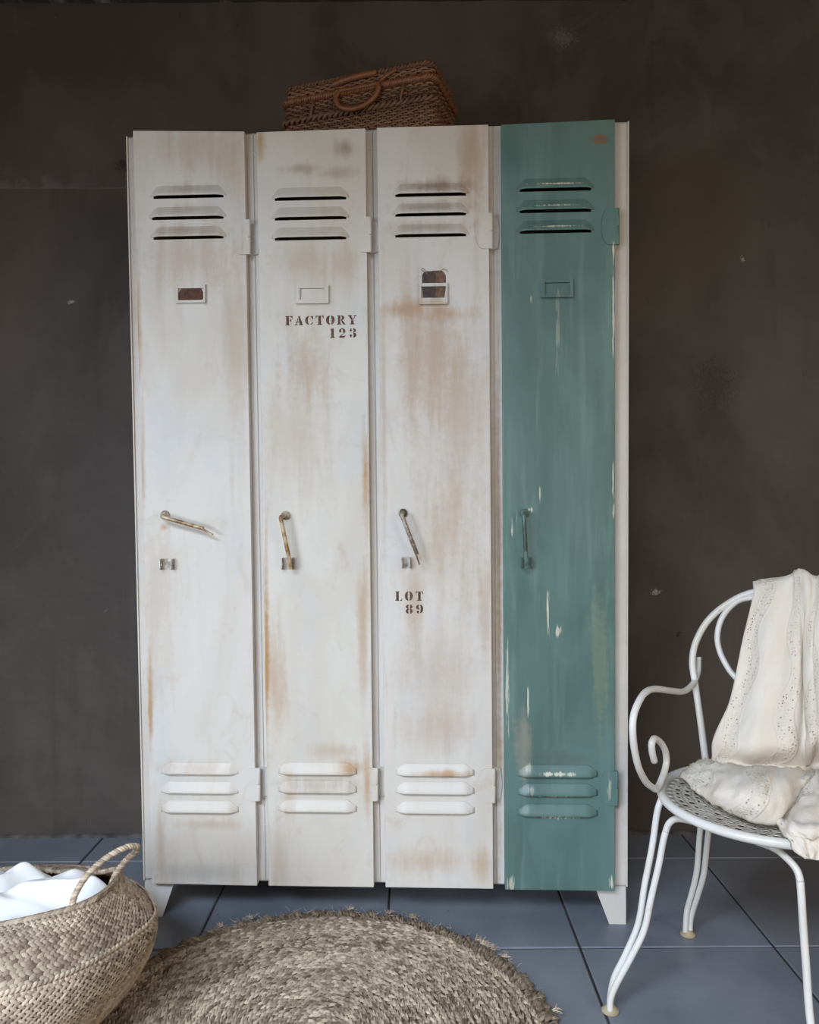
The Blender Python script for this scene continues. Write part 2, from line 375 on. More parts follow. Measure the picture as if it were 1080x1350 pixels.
def green_paint():
    m = NT('sea_green_paint', 0.38, 0, 0.5); co = m.obj()
    st = m.noise(m.mapped(co, (30, 1, 2.6)), 1.0, 7, 0.62, 0.3)
    big = m.noise(m.mapped(co, (6, 1, 2.5), (2, 0, 1)), 1.0, 5, 0.6, 0.5)
    fine = m.noise(co, 60, 6, 0.65)
    ns = m.math('ADD', m.math('MULTIPLY', st, 0.55), m.math('MULTIPLY', fine, 0.45))
    ns2 = m.noise(m.mapped(co, (170, 1, 16), (1, 0, 7)), 1.0, 4, 0.6)
    c = m.mix(m.step(big, 0.35, 0.65), (0.082, 0.152, 0.136), (0.116, 0.205, 0.185))
    c = m.mix(m.math('MULTIPLY', m.step(st, 0.48, 0.72), 0.6), c, (0.165, 0.262, 0.232))
    c = m.mix(m.math('MULTIPLY', m.step(st, 0.42, 0.25), 0.4), c, (0.070, 0.130, 0.105))
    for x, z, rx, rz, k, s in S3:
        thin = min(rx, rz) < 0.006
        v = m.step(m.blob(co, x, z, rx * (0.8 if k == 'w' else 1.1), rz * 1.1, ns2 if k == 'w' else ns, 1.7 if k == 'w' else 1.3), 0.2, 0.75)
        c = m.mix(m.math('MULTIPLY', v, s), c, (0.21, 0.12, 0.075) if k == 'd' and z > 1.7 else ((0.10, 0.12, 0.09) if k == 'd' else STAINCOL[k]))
    # thin pale scratches running down the door
    sc = m.noise(m.mapped(co, (120, 1, 7), (4, 0, 9)), 1.0, 2, 0.5)
    sc = m.math('MULTIPLY', m.step(sc, 0.72, 0.80), m.step(m.noise(co, 6, 3), 0.5, 0.62))
    c = m.mix(m.math('MULTIPLY', sc, 0.55), c, (0.62, 0.62, 0.52))
    m.color(c); m.rough(m.math('ADD', m.math('MULTIPLY', st, 0.3), 0.22))
    m.bump(m.math('ADD', st, m.math('MULTIPLY', fine, 0.4)), 0.14, 0.0012)
    return m.m
DOORMAT = [white_paint('weathered_white_paint', S0, 1.0), white_paint('cream_white_paint', S1, 2.0, (0.635, 0.615, 0.56)),
           white_paint('rusty_white_paint', S2, 3.0, (0.635, 0.61, 0.57)), green_paint()]
BODYST = [(0.825, 0.9, 0.014, 0.9, 'b', 0.8), (0.83, 0.75, 0.006, 0.5, 'd', 0.8), (1.118, 1.2, 0.022, 0.9, 'b', 0.25), (-0.03, 1.5, 0.012, 0.4, 'b', 0.5), (0.545, 1.7, 0.01, 0.3, 'd', 0.4)]
M_BODY = white_paint('aged_cream_paint', BODYST, 5.0, (0.63, 0.60, 0.55))
def rust_handle(name, paint, rust, amount=0.5):
    m = NT(name, 0.4, 0.15, 0.5); co = m.obj()
    n = m.noise(co, 42, 5, 0.6)
    m.color(m.mix(m.step(n, 0.62 - amount * 0.4, 0.72 - amount * 0.3), paint, rust)); m.bump(n, 0.3, 0.001); return m.m
M_HANDLE = [rust_handle('yellowed_handle_paint', (0.52, 0.43, 0.29), (0.21, 0.11, 0.04), 0.45), rust_handle('ochre_handle_paint', (0.50, 0.40, 0.25), (0.24, 0.13, 0.045), 0.5),
            rust_handle('grey_handle_paint', (0.44, 0.38, 0.31), (0.14, 0.10, 0.07), 0.5), rust_handle('green_handle_paint', (0.095, 0.18, 0.16), (0.06, 0.07, 0.055), 0.35)]
M_ROS = rust_handle('pewter_metal', (0.42, 0.37, 0.29), (0.10, 0.08, 0.06), 0.5)
M_CATCH = rust_handle('pale_painted_steel', (0.50, 0.455, 0.41), (0.22, 0.18, 0.14), 0.35)
M_STEEL = simple('bare_steel', (0.42, 0.40, 0.36), 0.3, 0.9, 0.3, 60)
M_DARKST = rust_handle('dark_green_steel', (0.10, 0.15, 0.13), (0.35, 0.38, 0.34), 0.1)
def letter_material():
    m = NT('worn_brown_stencil_ink', 0.7); co = m.obj()
    n = m.noise(m.mapped(co, (60, 1, 90)), 1.0, 5, 0.6); big = m.noise(m.mapped(co, (1, 1, 1), (0, 0, 3)), 34, 3)
    c = m.mix(m.step(n, 0.35, 0.7), (0.060, 0.026, 0.012), (0.125, 0.066, 0.036))
    c = m.mix(m.math('MULTIPLY', m.step(big, 0.55, 0.70), 0.45), c, (0.25, 0.20, 0.17)); m.color(c); return m.m
M_INK = letter_material()
M_TAG = simple('rust_brown_card', (0.085, 0.028, 0.014), 0.7, var=0.4, scale=90)
M_TAGDARK = simple('dark_brown_card', (0.055, 0.04, 0.034), 0.7, var=0.3, scale=80)
M_TAGTAN = simple('tan_brown_card', (0.15, 0.085, 0.048), 0.7, var=0.35, scale=90)
M_STRING = simple('string', (0.30, 0.24, 0.18), 0.8)

# ------------------------------------------------------------------ locker
LOC = (-0.62217, 1.82391, 0.0); LROT = -0.04089
locker = empty('metal_locker', LOC, LROT)
setp(locker, 'tall four-door metal locker, three weathered white doors and one sea-green door', 'locker')
BQ = [(-0.0409, 1.8506), (1.1320, 1.8565), (1.1240, 0.0907), (-0.0158, 0.0907)]
def bmap(u, v):
    xl = lerp(BQ[3][0], BQ[0][0], v); xr = lerp(BQ[2][0], BQ[1][0], v)
    zt = lerp(BQ[0][1], BQ[1][1], u)
    return lerp(xl, xr, u), lerp(BQ[3][1], zt, v)
class BodyMB(MB):
    def bx(s, u0, u1, v0, v1, y0, y1):
        P = [bmap(u0, v0), bmap(u1, v0), bmap(u1, v1), bmap(u0, v1)]
        s.prism(P, y0, y1)
DQ = [[(-0.0183, 1.8565), (0.2444, 1.8482), (0.2608, 0.0882), (0.0101, 0.0899)], [(0.2727, 1.8457), (0.5268, 1.8481), (0.5353, 0.0886), (0.2877, 0.0885)],
      [(0.5531, 1.8492), (0.8091, 1.8497), (0.8126, 0.0890), (0.5627, 0.0890)], [(0.8386, 1.8490), (1.0965, 1.8545), (1.0917, 0.0878), (0.8397, 0.0877)]]
LV = [[(0.0234, 0.2004, 1.7004), (0.0193, 0.2000, 1.6512), (0.0225, 0.1997, 1.6054), (0.0361, 0.2180, 0.3511), (0.0357, 0.2177, 0.3064), (0.0371, 0.2155, 0.2617)],
      [(0.3088, 0.4871, 1.6898), (0.3085, 0.4868, 1.6444), (0.3081, 0.4865, 1.5980), (0.3165, 0.4944, 0.3535), (0.3162, 0.4942, 0.3109), (0.3158, 0.4939, 0.2664)],
      [(0.5890, 0.7633, 1.6926), (0.5887, 0.7631, 1.6474), (0.5884, 0.7629, 1.5996), (0.5908, 0.7674, 0.3530), (0.5905, 0.7672, 0.3106), (0.5903, 0.7670, 0.2657)],
      [(0.8742, 1.0481, 1.6983), (0.8740, 1.0479, 1.6498), (0.8739, 1.0478, 1.6027), (0.8731, 1.0501, 0.3524), (0.8729, 1.0500, 0.3091), (0.8727, 1.0498, 0.2617)]]
HG = [[(0.2160, 0.2578, 1.5629, 1.6437), (0.2289, 0.2708, 0.2888, 0.3662)], [(0.5027, 0.5396, 1.5628, 1.644), (0.5052, 0.5476, 0.2916, 0.3685)],
      [(0.7787, 0.8186, 1.5657, 1.647), (0.7775, 0.8194, 0.2897, 0.369)], [(1.0651, 1.1062, 1.5696, 1.6523), (1.0579, 1.1004, 0.2872, 0.3652)]]
NH = [((0.0821, 1.4489, 0.1541, 1.4943), (0.0875, 1.4577, 0.1469, 1.4858)), ((0.3637, 1.4427, 0.4453, 1.4878), (0.3726, 1.4548, 0.4294, 1.4811)),
      ((0.6488, 1.4364, 0.7163, 1.4883), (0.6533, 1.4538, 0.7101, 1.4807)), ((0.9268, 1.4476, 1.0036, 1.4913), (0.9355, 1.4561, 0.9924, 1.4846))]
HD = [((0.0507, 0.9586), (0.0526, 0.9556), (0.1496, 0.9272), (0.1717, 0.9149)), ((0.3352, 0.9562), (0.3290, 0.9542), (0.3475, 0.8586), (0.3509, 0.8342)),
      ((0.6082, 0.9602), (0.6067, 0.9563), (0.6413, 0.8664), (0.6486, 0.8439)), ((0.8875, 0.9588), (0.8831, 0.9566), (0.8883, 0.8537), (0.8883, 0.8339))]
CT = [(0.0405, 0.8308, 0.0713, 0.8567), (0.3257, 0.8309, 0.3551, 0.8580), (0.6038, 0.8337, 0.6261, 0.8585), (0.8784, 0.8323, 0.9043, 0.8574)]

D0, D1 = 0.020, 0.43
b = BodyMB()
b.bx(0, 1, 0.0, 0.0015, D0, D1); b.bx(0, 1, 0.9985, 1.0, D0, D1)          # bottom and top sheets
b.bx(0, 0.002, 0, 1, D0, D1); b.bx(0.998, 1, 0, 1, D0, D1); b.bx(0, 1, 0, 1, D1 - 0.002, D1)
gaps = [(0.2444 + 0.2727) / 2, (0.5268 + 0.5531) / 2, (0.8091 + 0.8386) / 2]
ug = [0.2570, 0.4960, 0.7350]
for u in ug:
    b.bx(u - 0.001, u + 0.001, 0, 1, D0, D1)                               # partitions
    b.bx(u - 0.026, u + 0.026, 0.0, 1.0, D0, D0 + 0.0015)                  # stiles
b.bx(0, 0.052, 0, 1, D0, D0 + 0.0015); b.bx(0.952, 1, 0, 1, D0, D0 + 0.0015)
b.bx(0.0, 1.0, 0, 0.028, D0 + 0.0016, D0 + 0.0032); b.bx(0, 1, 0.972, 1, D0 + 0.0016, D0 + 0.0032)
for u in ug:                                                                # folded welt and seams of the stiles
    b.bx(u - 0.012, u - 0.0105, 0.03, 0.97, D0 - 0.0012, D0)
    for v in (0.075, 0.974, 0.40): b.bx(u - 0.026, u + 0.026, v, v + 0.0012, D0 - 0.0012, D0)
b.bx(0.0, 0.0025, 0.0, 1.0, D0 - 0.004, D0); b.bx(0.9975, 1, 0.0, 1.0, D0 - 0.004, D0)
b.build('body', M_BODY, locker, smooth=False)

def foot_mesh(xo, xi, xt, ya, yb, zt=0.0925):
    """folded sheet leg: one plate faces out to the front (or back), one to the side"""
    q = MB(); sgn = 1 if xi > xo else -1; sy = 1 if yb > ya else -1
    q.prism([(xo, 0.0), (xi, 0.0), (xt, zt), (xo, zt)], ya, ya + sy * 0.002)
    d = abs(xi - xo); dt = abs(xt - xo)
    vs = []
    for x in (xo, xo + sgn * 0.002):
        vs += [(x, ya, 0), (x, ya + sy * d, 0), (x, ya + sy * dt, zt), (x, ya, zt)]
    q.add(vs, [(0, 1, 2, 3), (7, 6, 5, 4), (0, 4, 5, 1), (1, 5, 6, 2), (2, 6, 7, 3), (3, 7, 4, 0)])
    return q
M_LEG = white_paint('grey_white_paint', [(0.0, 0.05, 0.02, 0.05, 'g', 0.3)], 7.0, (0.60, 0.60, 0.59))
for a in ((-0.0157, 0.0268, 0.0600, D0 + 0.002, D1), (1.1221, 1.0829, 1.0480, D0 + 0.002, D1), (-0.0157, 0.0268, 0.0600, D1 - 0.002, D0), (1.1221, 1.0829, 1.0480, D1 - 0.002, D0)):
    foot_mesh(*a).build('leg', M_LEG, locker, smooth=False)

def glyph(ch):
    """stencil slab letters on a unit-high cell: (width, list of polygons)"""
    def R(x0, z0, x1, z1): return [(x0, z0), (x1, z0), (x1, z1), (x0, z1)]
    def A(cx, cz, ro, rzo, ri, rzi, a0, a1, n=10):
        o = [(cx + ro * math.cos(math.radians(lerp(a0, a1, k / n))), cz + rzo * math.sin(math.radians(lerp(a0, a1, k / n)))) for k in range(n + 1)]
        i = [(cx + ri * math.cos(math.radians(lerp(a1, a0, k / n))), cz + rzi * math.sin(math.radians(lerp(a1, a0, k / n)))) for k in range(n + 1)]
        return o + i
    if ch == 'F': return 0.78, [R(0.12, 0.08, 0.40, 0.93), R(0.02, 0, 0.50, 0.09), R(0.02, 0.91, 0.40, 1), R(0.45, 0.90, 0.78, 1), [(0.64, 0.91), (0.78, 0.91), (0.78, 0.66)], R(0.44, 0.47, 0.58, 0.56), [(0.55, 0.38), (0.64, 0.36), (0.64, 0.66), (0.55, 0.64)]]
    if ch == 'A': return 0.86, [[(0.36, 1), (0.52, 1), (0.82, 0.09), (0.52, 0.09)], [(0.34, 0.82), (0.38, 0.70), (0.19, 0.09), (0.09, 0.09)], R(0, 0, 0.30, 0.09), R(0.45, 0, 0.87, 0.09), R(0.28, 0.30, 0.46, 0.38)]
    if ch == 'C': return 0.86, [A(0.46, 0.5, 0.46, 0.5, 0.17, 0.44, 100, 260), A(0.50, 0.5, 0.36, 0.5, 0.25, 0.42, 15, 75), A(0.50, 0.5, 0.36, 0.5, 0.26, 0.42, 285, 335), R(0.74, 0.62, 0.84, 0.98)]
    if ch == 'T': return 0.86, [R(0.29, 0.08, 0.57, 1.0), R(0.18, 0, 0.68, 0.09), R(0.04, 0.90, 0.24, 1), R(0.62, 0.90, 0.82, 1), [(0.02, 0.64), (0.16, 0.92), (0.02, 1)], [(0.84, 0.64), (0.70, 0.92), (0.84, 1)]]
    if ch == 'O': return 0.92, [A(0.43, 0.5, 0.43, 0.5, 0.10, 0.44, 98, 262), A(0.49, 0.5, 0.43, 0.5, 0.10, 0.44, -82, 82)]
    if ch == 'R': return 0.92, [R(0.10, 0.08, 0.36, 0.93), R(0.0, 0, 0.46, 0.09), R(0.0, 0.91, 0.36, 1), A(0.42, 0.74, 0.36, 0.26, 0.10, 0.17, -85, 88), [(0.42, 0.48), (0.58, 0.48), (0.84, 0.06), (0.92, 0.06), (0.92, 0), (0.68, 0), (0.58, 0.10)]]
    if ch == 'Y': return 0.88, [R(0.32, 0.08, 0.58, 0.46), R(0.22, 0, 0.68, 0.09), [(0.08, 0.92), (0.34, 0.92), (0.56, 0.50), (0.34, 0.50)], [(0.70, 0.92), (0.78, 0.92), (0.62, 0.52), (0.57, 0.60)], R(0.0, 0.91, 0.40, 1), R(0.60, 0.91, 0.88, 1)]
    if ch == 'L': return 0.80, [R(0.12, 0.08, 0.42, 0.93), R(0.02, 0, 0.46, 0.09), R(0.02, 0.91, 0.50, 1), [(0.56, 0), (0.80, 0), (0.80, 0.32), (0.70, 0.10), (0.56, 0.09)]]
    if ch == '1': return 0.52, [R(0.16, 0.08, 0.42, 1.0), R(0.04, 0, 0.54, 0.09), [(0.0, 0.80), (0.14, 0.86), (0.14, 0.97)]]
    if ch == '2': return 0.72, [A(0.36, 0.70, 0.34, 0.30, 0.12, 0.22, 62, 170), A(0.34, 0.70, 0.37, 0.30, 0.10, 0.23, -40, 80), [(0.62, 0.50), (0.44, 0.44), (0.02, 0.02), (0.06, 0.16)], [(0.06, 0.0), (0.50, 0.0), (0.66, 0.08), (0.70, 0.30), (0.62, 0.20), (0.22, 0.22)], A(0.16, 0.68, 0.13, 0.11, 0.0, 0.0, 0, 360)]
    if ch == '3': return 0.72, [A(0.34, 0.76, 0.33, 0.24, 0.08, 0.18, -70, 80), A(0.34, 0.28, 0.38, 0.28, 0.08, 0.21, -80, 75), A(0.28, 0.76, 0.26, 0.24, 0.12, 0.17, 105, 180), A(0.28, 0.28, 0.28, 0.28, 0.12, 0.2, 180, 255), A(0.14, 0.24, 0.13, 0.11, 0, 0, 0, 360), A(0.14, 0.76, 0.12, 0.1, 0, 0, 0, 360)]
    if ch == '8': return 0.78, [A(0.35, 0.76, 0.32, 0.24, 0.06, 0.17, 98, 262), A(0.43, 0.76, 0.32, 0.24, 0.06, 0.17, -82, 82), A(0.35, 0.27, 0.35, 0.27, 0.06, 0.2, 98, 262), A(0.43, 0.27, 0.35, 0.27, 0.06, 0.2, -82, 82)]
    if ch == '9': return 0.78, [A(0.35, 0.72, 0.34, 0.28, 0.06, 0.2, 98, 262), A(0.43, 0.52, 0.36, 0.48, 0.06, 0.42, -80, 82), A(0.2, 0.2, 0.14, 0.13, 0.0, 0.0, 0, 360), A(0.30, 0.22, 0.22, 0.22, 0.12, 0.14, 195, 265)]

def lettering(text, x0, z0, x1, z1, gap, parent):
    g = [glyph(c) for c in text]; tot = sum(w for w, _ in g) + gap * (len(g) - 1); sx = (x1 - x0) / tot; h = z1 - z0
    q = MB(); x = x0
    for k, (w, polys) in enumerate(g):
        tilt = 0.0
        for P in polys:
            P2 = [(x + a * sx, z0 + c * h + tilt) for a, c in P]
            q.prism(P2, -0.0004, -0.0001)
        x += (w + gap) * sx
    return q.build('stencil_lettering', M_INK, parent, smooth=False)

def louver(x0, x1, z, top, mat, parent):
    """pressed hood, open along its lower edge"""
    H = 0.027; n = 26; rows = []
    prof = [(1.0, 0.0), (0.86, 0.12), (0.68, 0.34), (0.48, 0.60), (0.30, 0.83), (0.16, 0.97), (0.06, 1.0), (0.0, 0.93)]
    dep = 0.0105
    for k in range(n + 1):
        t = k / n; x = lerp(x0 - 0.003, x1 + 0.003, t)
        e = min(1.0, min(t, 1 - t) * (x1 - x0) / 0.022); e = e * e * (3 - 2 * e)
        rows.append([(x, 0.0006 - dep * d * e, z + (H * (0.45 + 0.55 * e)) * hh) for hh, d in prof])
    q = MB(); q.grid(rows)
    return q.build('louver', mat, parent, angle=60, mods=[('SOLIDIFY', dict(thickness=0.0011, offset=-1))])

def make_door(i):
    q = DQ[i]; mat = DOORMAT[i]; green = i == 3
    tl, tr, br, bl = q
    slots = [(a + 0.006, c - 0.006, z - (0.0042 if k < 3 else 0.0008), z + 0.016) for k, (a, c, z) in enumerate(LV[i])]
    xs = sorted({v for s in slots for v in s[:2]}); zs = sorted({v for s in slots for v in s[2:]})
    extra = [lerp(0.32, 1.55, k / 10) for k in range(1, 10)] + [lerp(0.1, 0.25, k / 3) for k in range(1, 3)]
    zs = sorted(zs + [z for z in extra if all(abs(z - w) > 0.003 for w in zs)])
    vz = [(z - bl[1]) / (tl[1] - bl[1]) for z in zs]; vz = [0.0] + vz + [1.0]
    m = MB(); P = []
    for v in vz:
        xl = lerp(bl[0], tl[0], v); xr = lerp(br[0], tr[0], v)
        row = []
        for x in [xl] + xs + [xr]:
            u = (x - xl) / (xr - xl)
            zt = lerp(tl[1], tr[1], u); zb = lerp(bl[1], br[1], u)
            zz = (lerp(bl[1], tl[1], v)) if 0 < v < 1 else (zb if v == 0 else zt)
            row.append((x, 0.0, zz))
        P.append(row)
    C = len(P[0]); fs = []
    for r in range(len(P) - 1):
        for c in range(C - 1):
            cx = (P[r][c][0] + P[r][c + 1][0]) / 2; cz = (P[r][c][2] + P[r + 1][c][2]) / 2
            if any(s[0] < cx < s[1] and s[2] < cz < s[3] and 0 < c < C - 2 for s in slots): continue
            fs.append((r * C + c, r * C + c + 1, (r + 1) * C + c + 1, (r + 1) * C + c))
    vs = [p for row in P for p in row]
    R_ = len(P)
    loop = [c for c in range(C)] + [r * C + C - 1 for r in range(1, R_)] + [(R_ - 1) * C + c for c in range(C - 2, -1, -1)] + [r * C for r in range(R_ - 2, 0, -1)]
    base = len(vs)
    cx = sum(p[0] for p in vs) / len(vs)
    ring = []
    for k in loop: vs.append((vs[k][0], 0.0185, vs[k][2]))
    n = len(loop)
    for k in range(n): fs.append((loop[k], base + k, base + (k + 1) % n, loop[(k + 1) % n]))
    m.add(vs, fs)
    me_door = m.build('door', mat, locker, smooth=False, mods=[('BEVEL', dict(width=0.0014, segments=2, limit_method='ANGLE', angle_limit=math.radians(50))), ('SOLIDIFY', dict(thickness=0.0012, offset=-1))])
    for k, (a, c, z) in enumerate(LV[i]): louver(a, c, z, k < 3, mat, me_door)
    # hinges: a plate with a rounded leaf and a two-knuckle barrel at the door edge
    for (a, c, z0, z1) in HG[i]:
        h = MB(); w = c - a; zc = (z0 + z1) / 2; hh = (z1 - z0) / 2
        leaf = [(a + w * 0.86, z0), (a + w * 0.86, z1), (a + w * 0.35, z1)] + [(a + w * 0.36 - w * 0.36 * math.sin(PI * t / 8), zc + hh * math.cos(PI * t / 8) * 0.98) for t in range(1, 8)] + [(a + w * 0.35, z0)]
        h.prism(leaf, -0.0032, 0.0)
        for za, zb in ((z0, zc - 0.0006), (zc + 0.0006, z1)):
            h.lathe([(0.0040, 0), (0.0045, 0.001), (0.0045, zb - za - 0.001), (0.0040, zb - za)], (c - 0.0045, 0.001, za), 14)
        if not green: h.prism([(c - 0.006, z0 + 0.002), (c + 0.012, z0 + 0.006), (c + 0.016, zc), (c + 0.012, z1 - 0.006), (c - 0.006, z1 - 0.002)], 0.0165, 0.0195)
        h.build('hinge', mat, me_door, angle=35)
    # name-card holder: pressed frame, folded lip at the foot
    (ox0, oz0, ox1, oz1), (ix0, iz0, ix1, iz1) = NH[i]
    h = MB(); y0, y1 = -0.0070, 0.0
    h.prism([(ox0, iz0), (ix0, iz0), (ix0, oz1), (ox0, oz1)], y0, y1); h.prism([(ix1, iz0), (lerp(ix1, ox1, 0.65), iz0), (lerp(ix1, ox1, 0.65), oz1), (ix1, oz1)], y0, y1)
    h.prism([(ox0, oz0 + 0.003), (lerp(ix1, ox1, 0.65), oz0 + 0.003), (lerp(ix1, ox1, 0.65), iz0), (ox0, iz0)], y0 - 0.001, y1)
    h.prism([(ix0, iz1), (ix1, iz1), (ix1, oz1), (ix0, oz1)], y0 + 0.0012, y1)
    h.prism([(ox0 - 0.003, oz0), (ox1, oz0), (ox1, oz1 + 0.001), (ox0 - 0.003, oz1 + 0.001)], -0.0009, 0.0)
    h.build('card_holder', mat, me_door, smooth=False, mods=[('BEVEL', dict(width=0.0012, segments=2))])
    # turning latch handle on a round rosette
    ro, p0, p1, p2 = HD[i]
    h = MB(); h.lathe([(0.0105, 0.0), (0.0105, -0.004), (0.0085, -0.006), (0.0055, -0.0075), (0.0055, -0.010)], (ro[0], 0, ro[1]), 20, axis='y')
    h.build('rosette', M_ROS if not green else M_DARKST, me_door, angle=35)
    h = MB()
    a = (ro[0], -0.008, ro[1]); k1 = (lerp(ro[0], p0[0], .7), -0.022, lerp(ro[1], p0[1], .7)); bnd = (lerp(p0[0], p1[0], .03), -0.030, lerp(p0[1], p1[1], .03))
    pts = catmull([a, k1, bnd, (lerp(p0[0], p1[0], .15), -0.031, lerp(p0[1], p1[1], .15)), (lerp(p0[0], p1[0], .5), -0.030, lerp(p0[1], p1[1], .5)), (p1[0], -0.028, p1[1])], 6)
    h.tube(pts, [0.0047] * len(pts), 10)
    d = Vector((p2[0] - p1[0], 0, p2[1] - p1[1])); d.normalize(); pr = Vector((-d.z, 0, d.x))
    w = 0.0018 if i != 1 and i != 3 else 0.0042
    off = pr * (-0.0022 if i in (0, 2) else 0)
    c0 = Vector((p1[0], -0.028, p1[1])) + off; c1 = Vector((p2[0], -0.0265, p2[1])) + off
    vs = []
    for c, yy in ((c0 - d * 0.004, -0.003), (c1, -0.003)):
        vs += [c + pr * w + Vector((0, -0.0035, 0)), c - pr * w + Vector((0, -0.0035, 0)), c - pr * w + Vector((0, 0.0035, 0)), c + pr * w + Vector((0, 0.0035, 0))]
    h.add(vs, [(0, 1, 2, 3), (4, 7, 6, 5), (0, 4, 5, 1), (1, 5, 6, 2), (2, 6, 7, 3), (3, 7, 4, 0)])
    h.build('handle', M_HANDLE[i], me_door, angle=40)
    # padlock catch: two eared plates standing out from the door
    x0, z0, x1, z1 = CT[i]; zc = (z0 + z1) / 2; hz = (z1 - z0) / 2
    h = MB()
    for x in (x0 + 0.002, x1 - 0.002):
        n = 16; ring = [(-0.0100 + 0.0034 * math.cos(2 * PI * k / n), zc + 0.0046 * math.sin(2 * PI * k / n)) for k in range(n)]
        outer = []
        for k in range(n):
            an = 2 * PI * k / n; cy, cz = math.cos(an), math.sin(an)
            s_ = min(0.0085 / max(abs(cy), 1e-6), hz / max(abs(cz), 1e-6)); outer.append((-0.0085 + s_ * cy, zc + s_ * cz))
        vs = []
        for xx in (x - 0.001, x + 0.001):
            vs += [(xx, min(0.0, y), z) for y, z in outer] + [(xx, y, z) for y, z in ring]
        fs = []
        for k in range(n):
            k2 = (k + 1) % n
            fs += [(k, k2, n + k2, n + k), (2 * n + k2, 2 * n + k, 3 * n + k, 3 * n + k2), (k, 2 * n + k, 2 * n + k2, k2), (n + k, n + k2, 3 * n + k2, 3 * n + k)]
        h.add(vs, fs)
    h.box(x0 + 0.001, x1 - 0.001, -0.0016, 0.0, z0, z1)
    h.build('padlock_catch', M_CATCH if not green else M_DARKST, me_door, smooth=False)
    if i == 1:
        lettering('FACTORY', 0.3367, 1.3975, 0.5030, 1.4188, 0.22, me_door); lettering('123', 0.4409, 1.3668, 0.5028, 1.3887, 0.42, me_door)
    if i == 2:
        lettering('LOT', 0.5887, 0.7573, 0.6539, 0.7791, 0.30, me_door); lettering('89', 0.6132, 0.7274, 0.6537, 0.7485, 0.36, me_door)
    return me_door
doors = [make_door(i) for i in range(4)]
for d_, l in zip(doors, ('white door at the left end with a rust-brown name card', 'white door stencilled FACTORY 123', 'white door stencilled LOT 89', 'sea-green door at the right end')): d_['label'] = l

# paper tags tucked in the card holders
def place(o): o.location = LOC; o.rotation_euler = (0, 0, LROT); return o
def tag_mesh(x0, x1, z0, z1, y, hole, mat, name='paper_tag'):
    """card with clipped top corners and a punched hole"""
    c = (x1 - x0) * 0.26; hx, hz, hr = hole
    out = [(x0, z0), (x1, z0), (x1, z1 - c), (x1 - c * .5, z1 - c * .3), (x1 - c, z1), (x0 + c, z1), (x0 + c * .5, z1 - c * .3), (x0, z1 - c)]
    q = MB(); n = 24; o = []; r = []
    cx, cz = hx, hz
    for k in range(n):
        a = 2 * PI * k / n; dx, dz = math.cos(a), math.sin(a); best = 9
        for e in range(len(out)):
            (ax, az), (bx, bz) = out[e], out[(e + 1) % len(out)]
            ex, ez = bx - ax, bz - az; det = dx * -ez + dz * ex
            if abs(det) < 1e-12: continue
            t = ((ax - cx) * -ez + (az - cz) * ex) / det; s_ = (dx * (az - cz) - dz * (ax - cx)) / det
            if t > 0 and -1e-6 <= s_ <= 1 + 1e-6: best = min(best, t)
        o.append((cx + dx * best, cz + dz * best)); r.append((cx + dx * hr, cz + dz * hr))
    vs = [(x, y, z) for x, z in o] + [(x, y, z) for x, z in r]
    q.add(vs, [(k, (k + 1) % n, n + (k + 1) % n, n + k) for k in range(n)])
    return q.build(name, mat, smooth=False, mods=[('SOLIDIFY', dict(thickness=0.0006))])
t1 = place(tag_mesh(0.0880, 0.1466, 1.4560, 1.4925, -0.0020, (0.0985, 1.4745, 0.0006), M_TAG)); setp(t1, 'rust-brown card with a punched hole in the name holder of the leftmost door', 'paper tag')
t2 = place(tag_mesh(0.6555, 0.6870, 1.4560, 1.5165, -0.0020, (0.6705, 1.5060, 0.0007), M_TAGDARK)); setp(t2, 'dark brown round-topped tag, left of the two above the LOT 89 door holder', 'paper tag', 'tags tucked in the third card holder')
t3 = place(tag_mesh(0.6680, 0.7098, 1.4550, 1.5180, -0.0012, (0.6920, 1.5075, 0.0007), M_TAGTAN)); setp(t3, 'tan brown round-topped tag, right of the two above the LOT 89 door holder', 'paper tag', 'tags tucked in the third card holder')
q = MB(); q.tube(catmull([(0.6705, -0.003, 1.5060), (0.664, -0.005, 1.515), (0.657, -0.004, 1.523), (0.654, -0.003, 1.519), (0.662, -0.004, 1.514), (0.6705, -0.003, 1.507)], 6), 0.0006, 5); q.build('string', M_STRING, t2)
q = MB(); q.tube(catmull([(0.692, -0.002, 1.5075), (0.702, -0.004, 1.520), (0.711, -0.003, 1.5185), (0.715, -0.001, 1.513)], 6), 0.0006, 5); q.build('string', M_STRING, t3)
q = MB(); q.lathe([(0.0006, -0.0030), (0.0030, -0.0030), (0.0032, -0.0022), (0.0030, -0.0020)], (0.0990, 0.0, 1.4735), 16, axis='y'); setp(q.build('hole_disc', simple('black_hole_disc', (0.02, 0.015, 0.012), 0.5), t1), 'dark disc standing in for the punched hole')  # black disc added so the punched hole looks dark
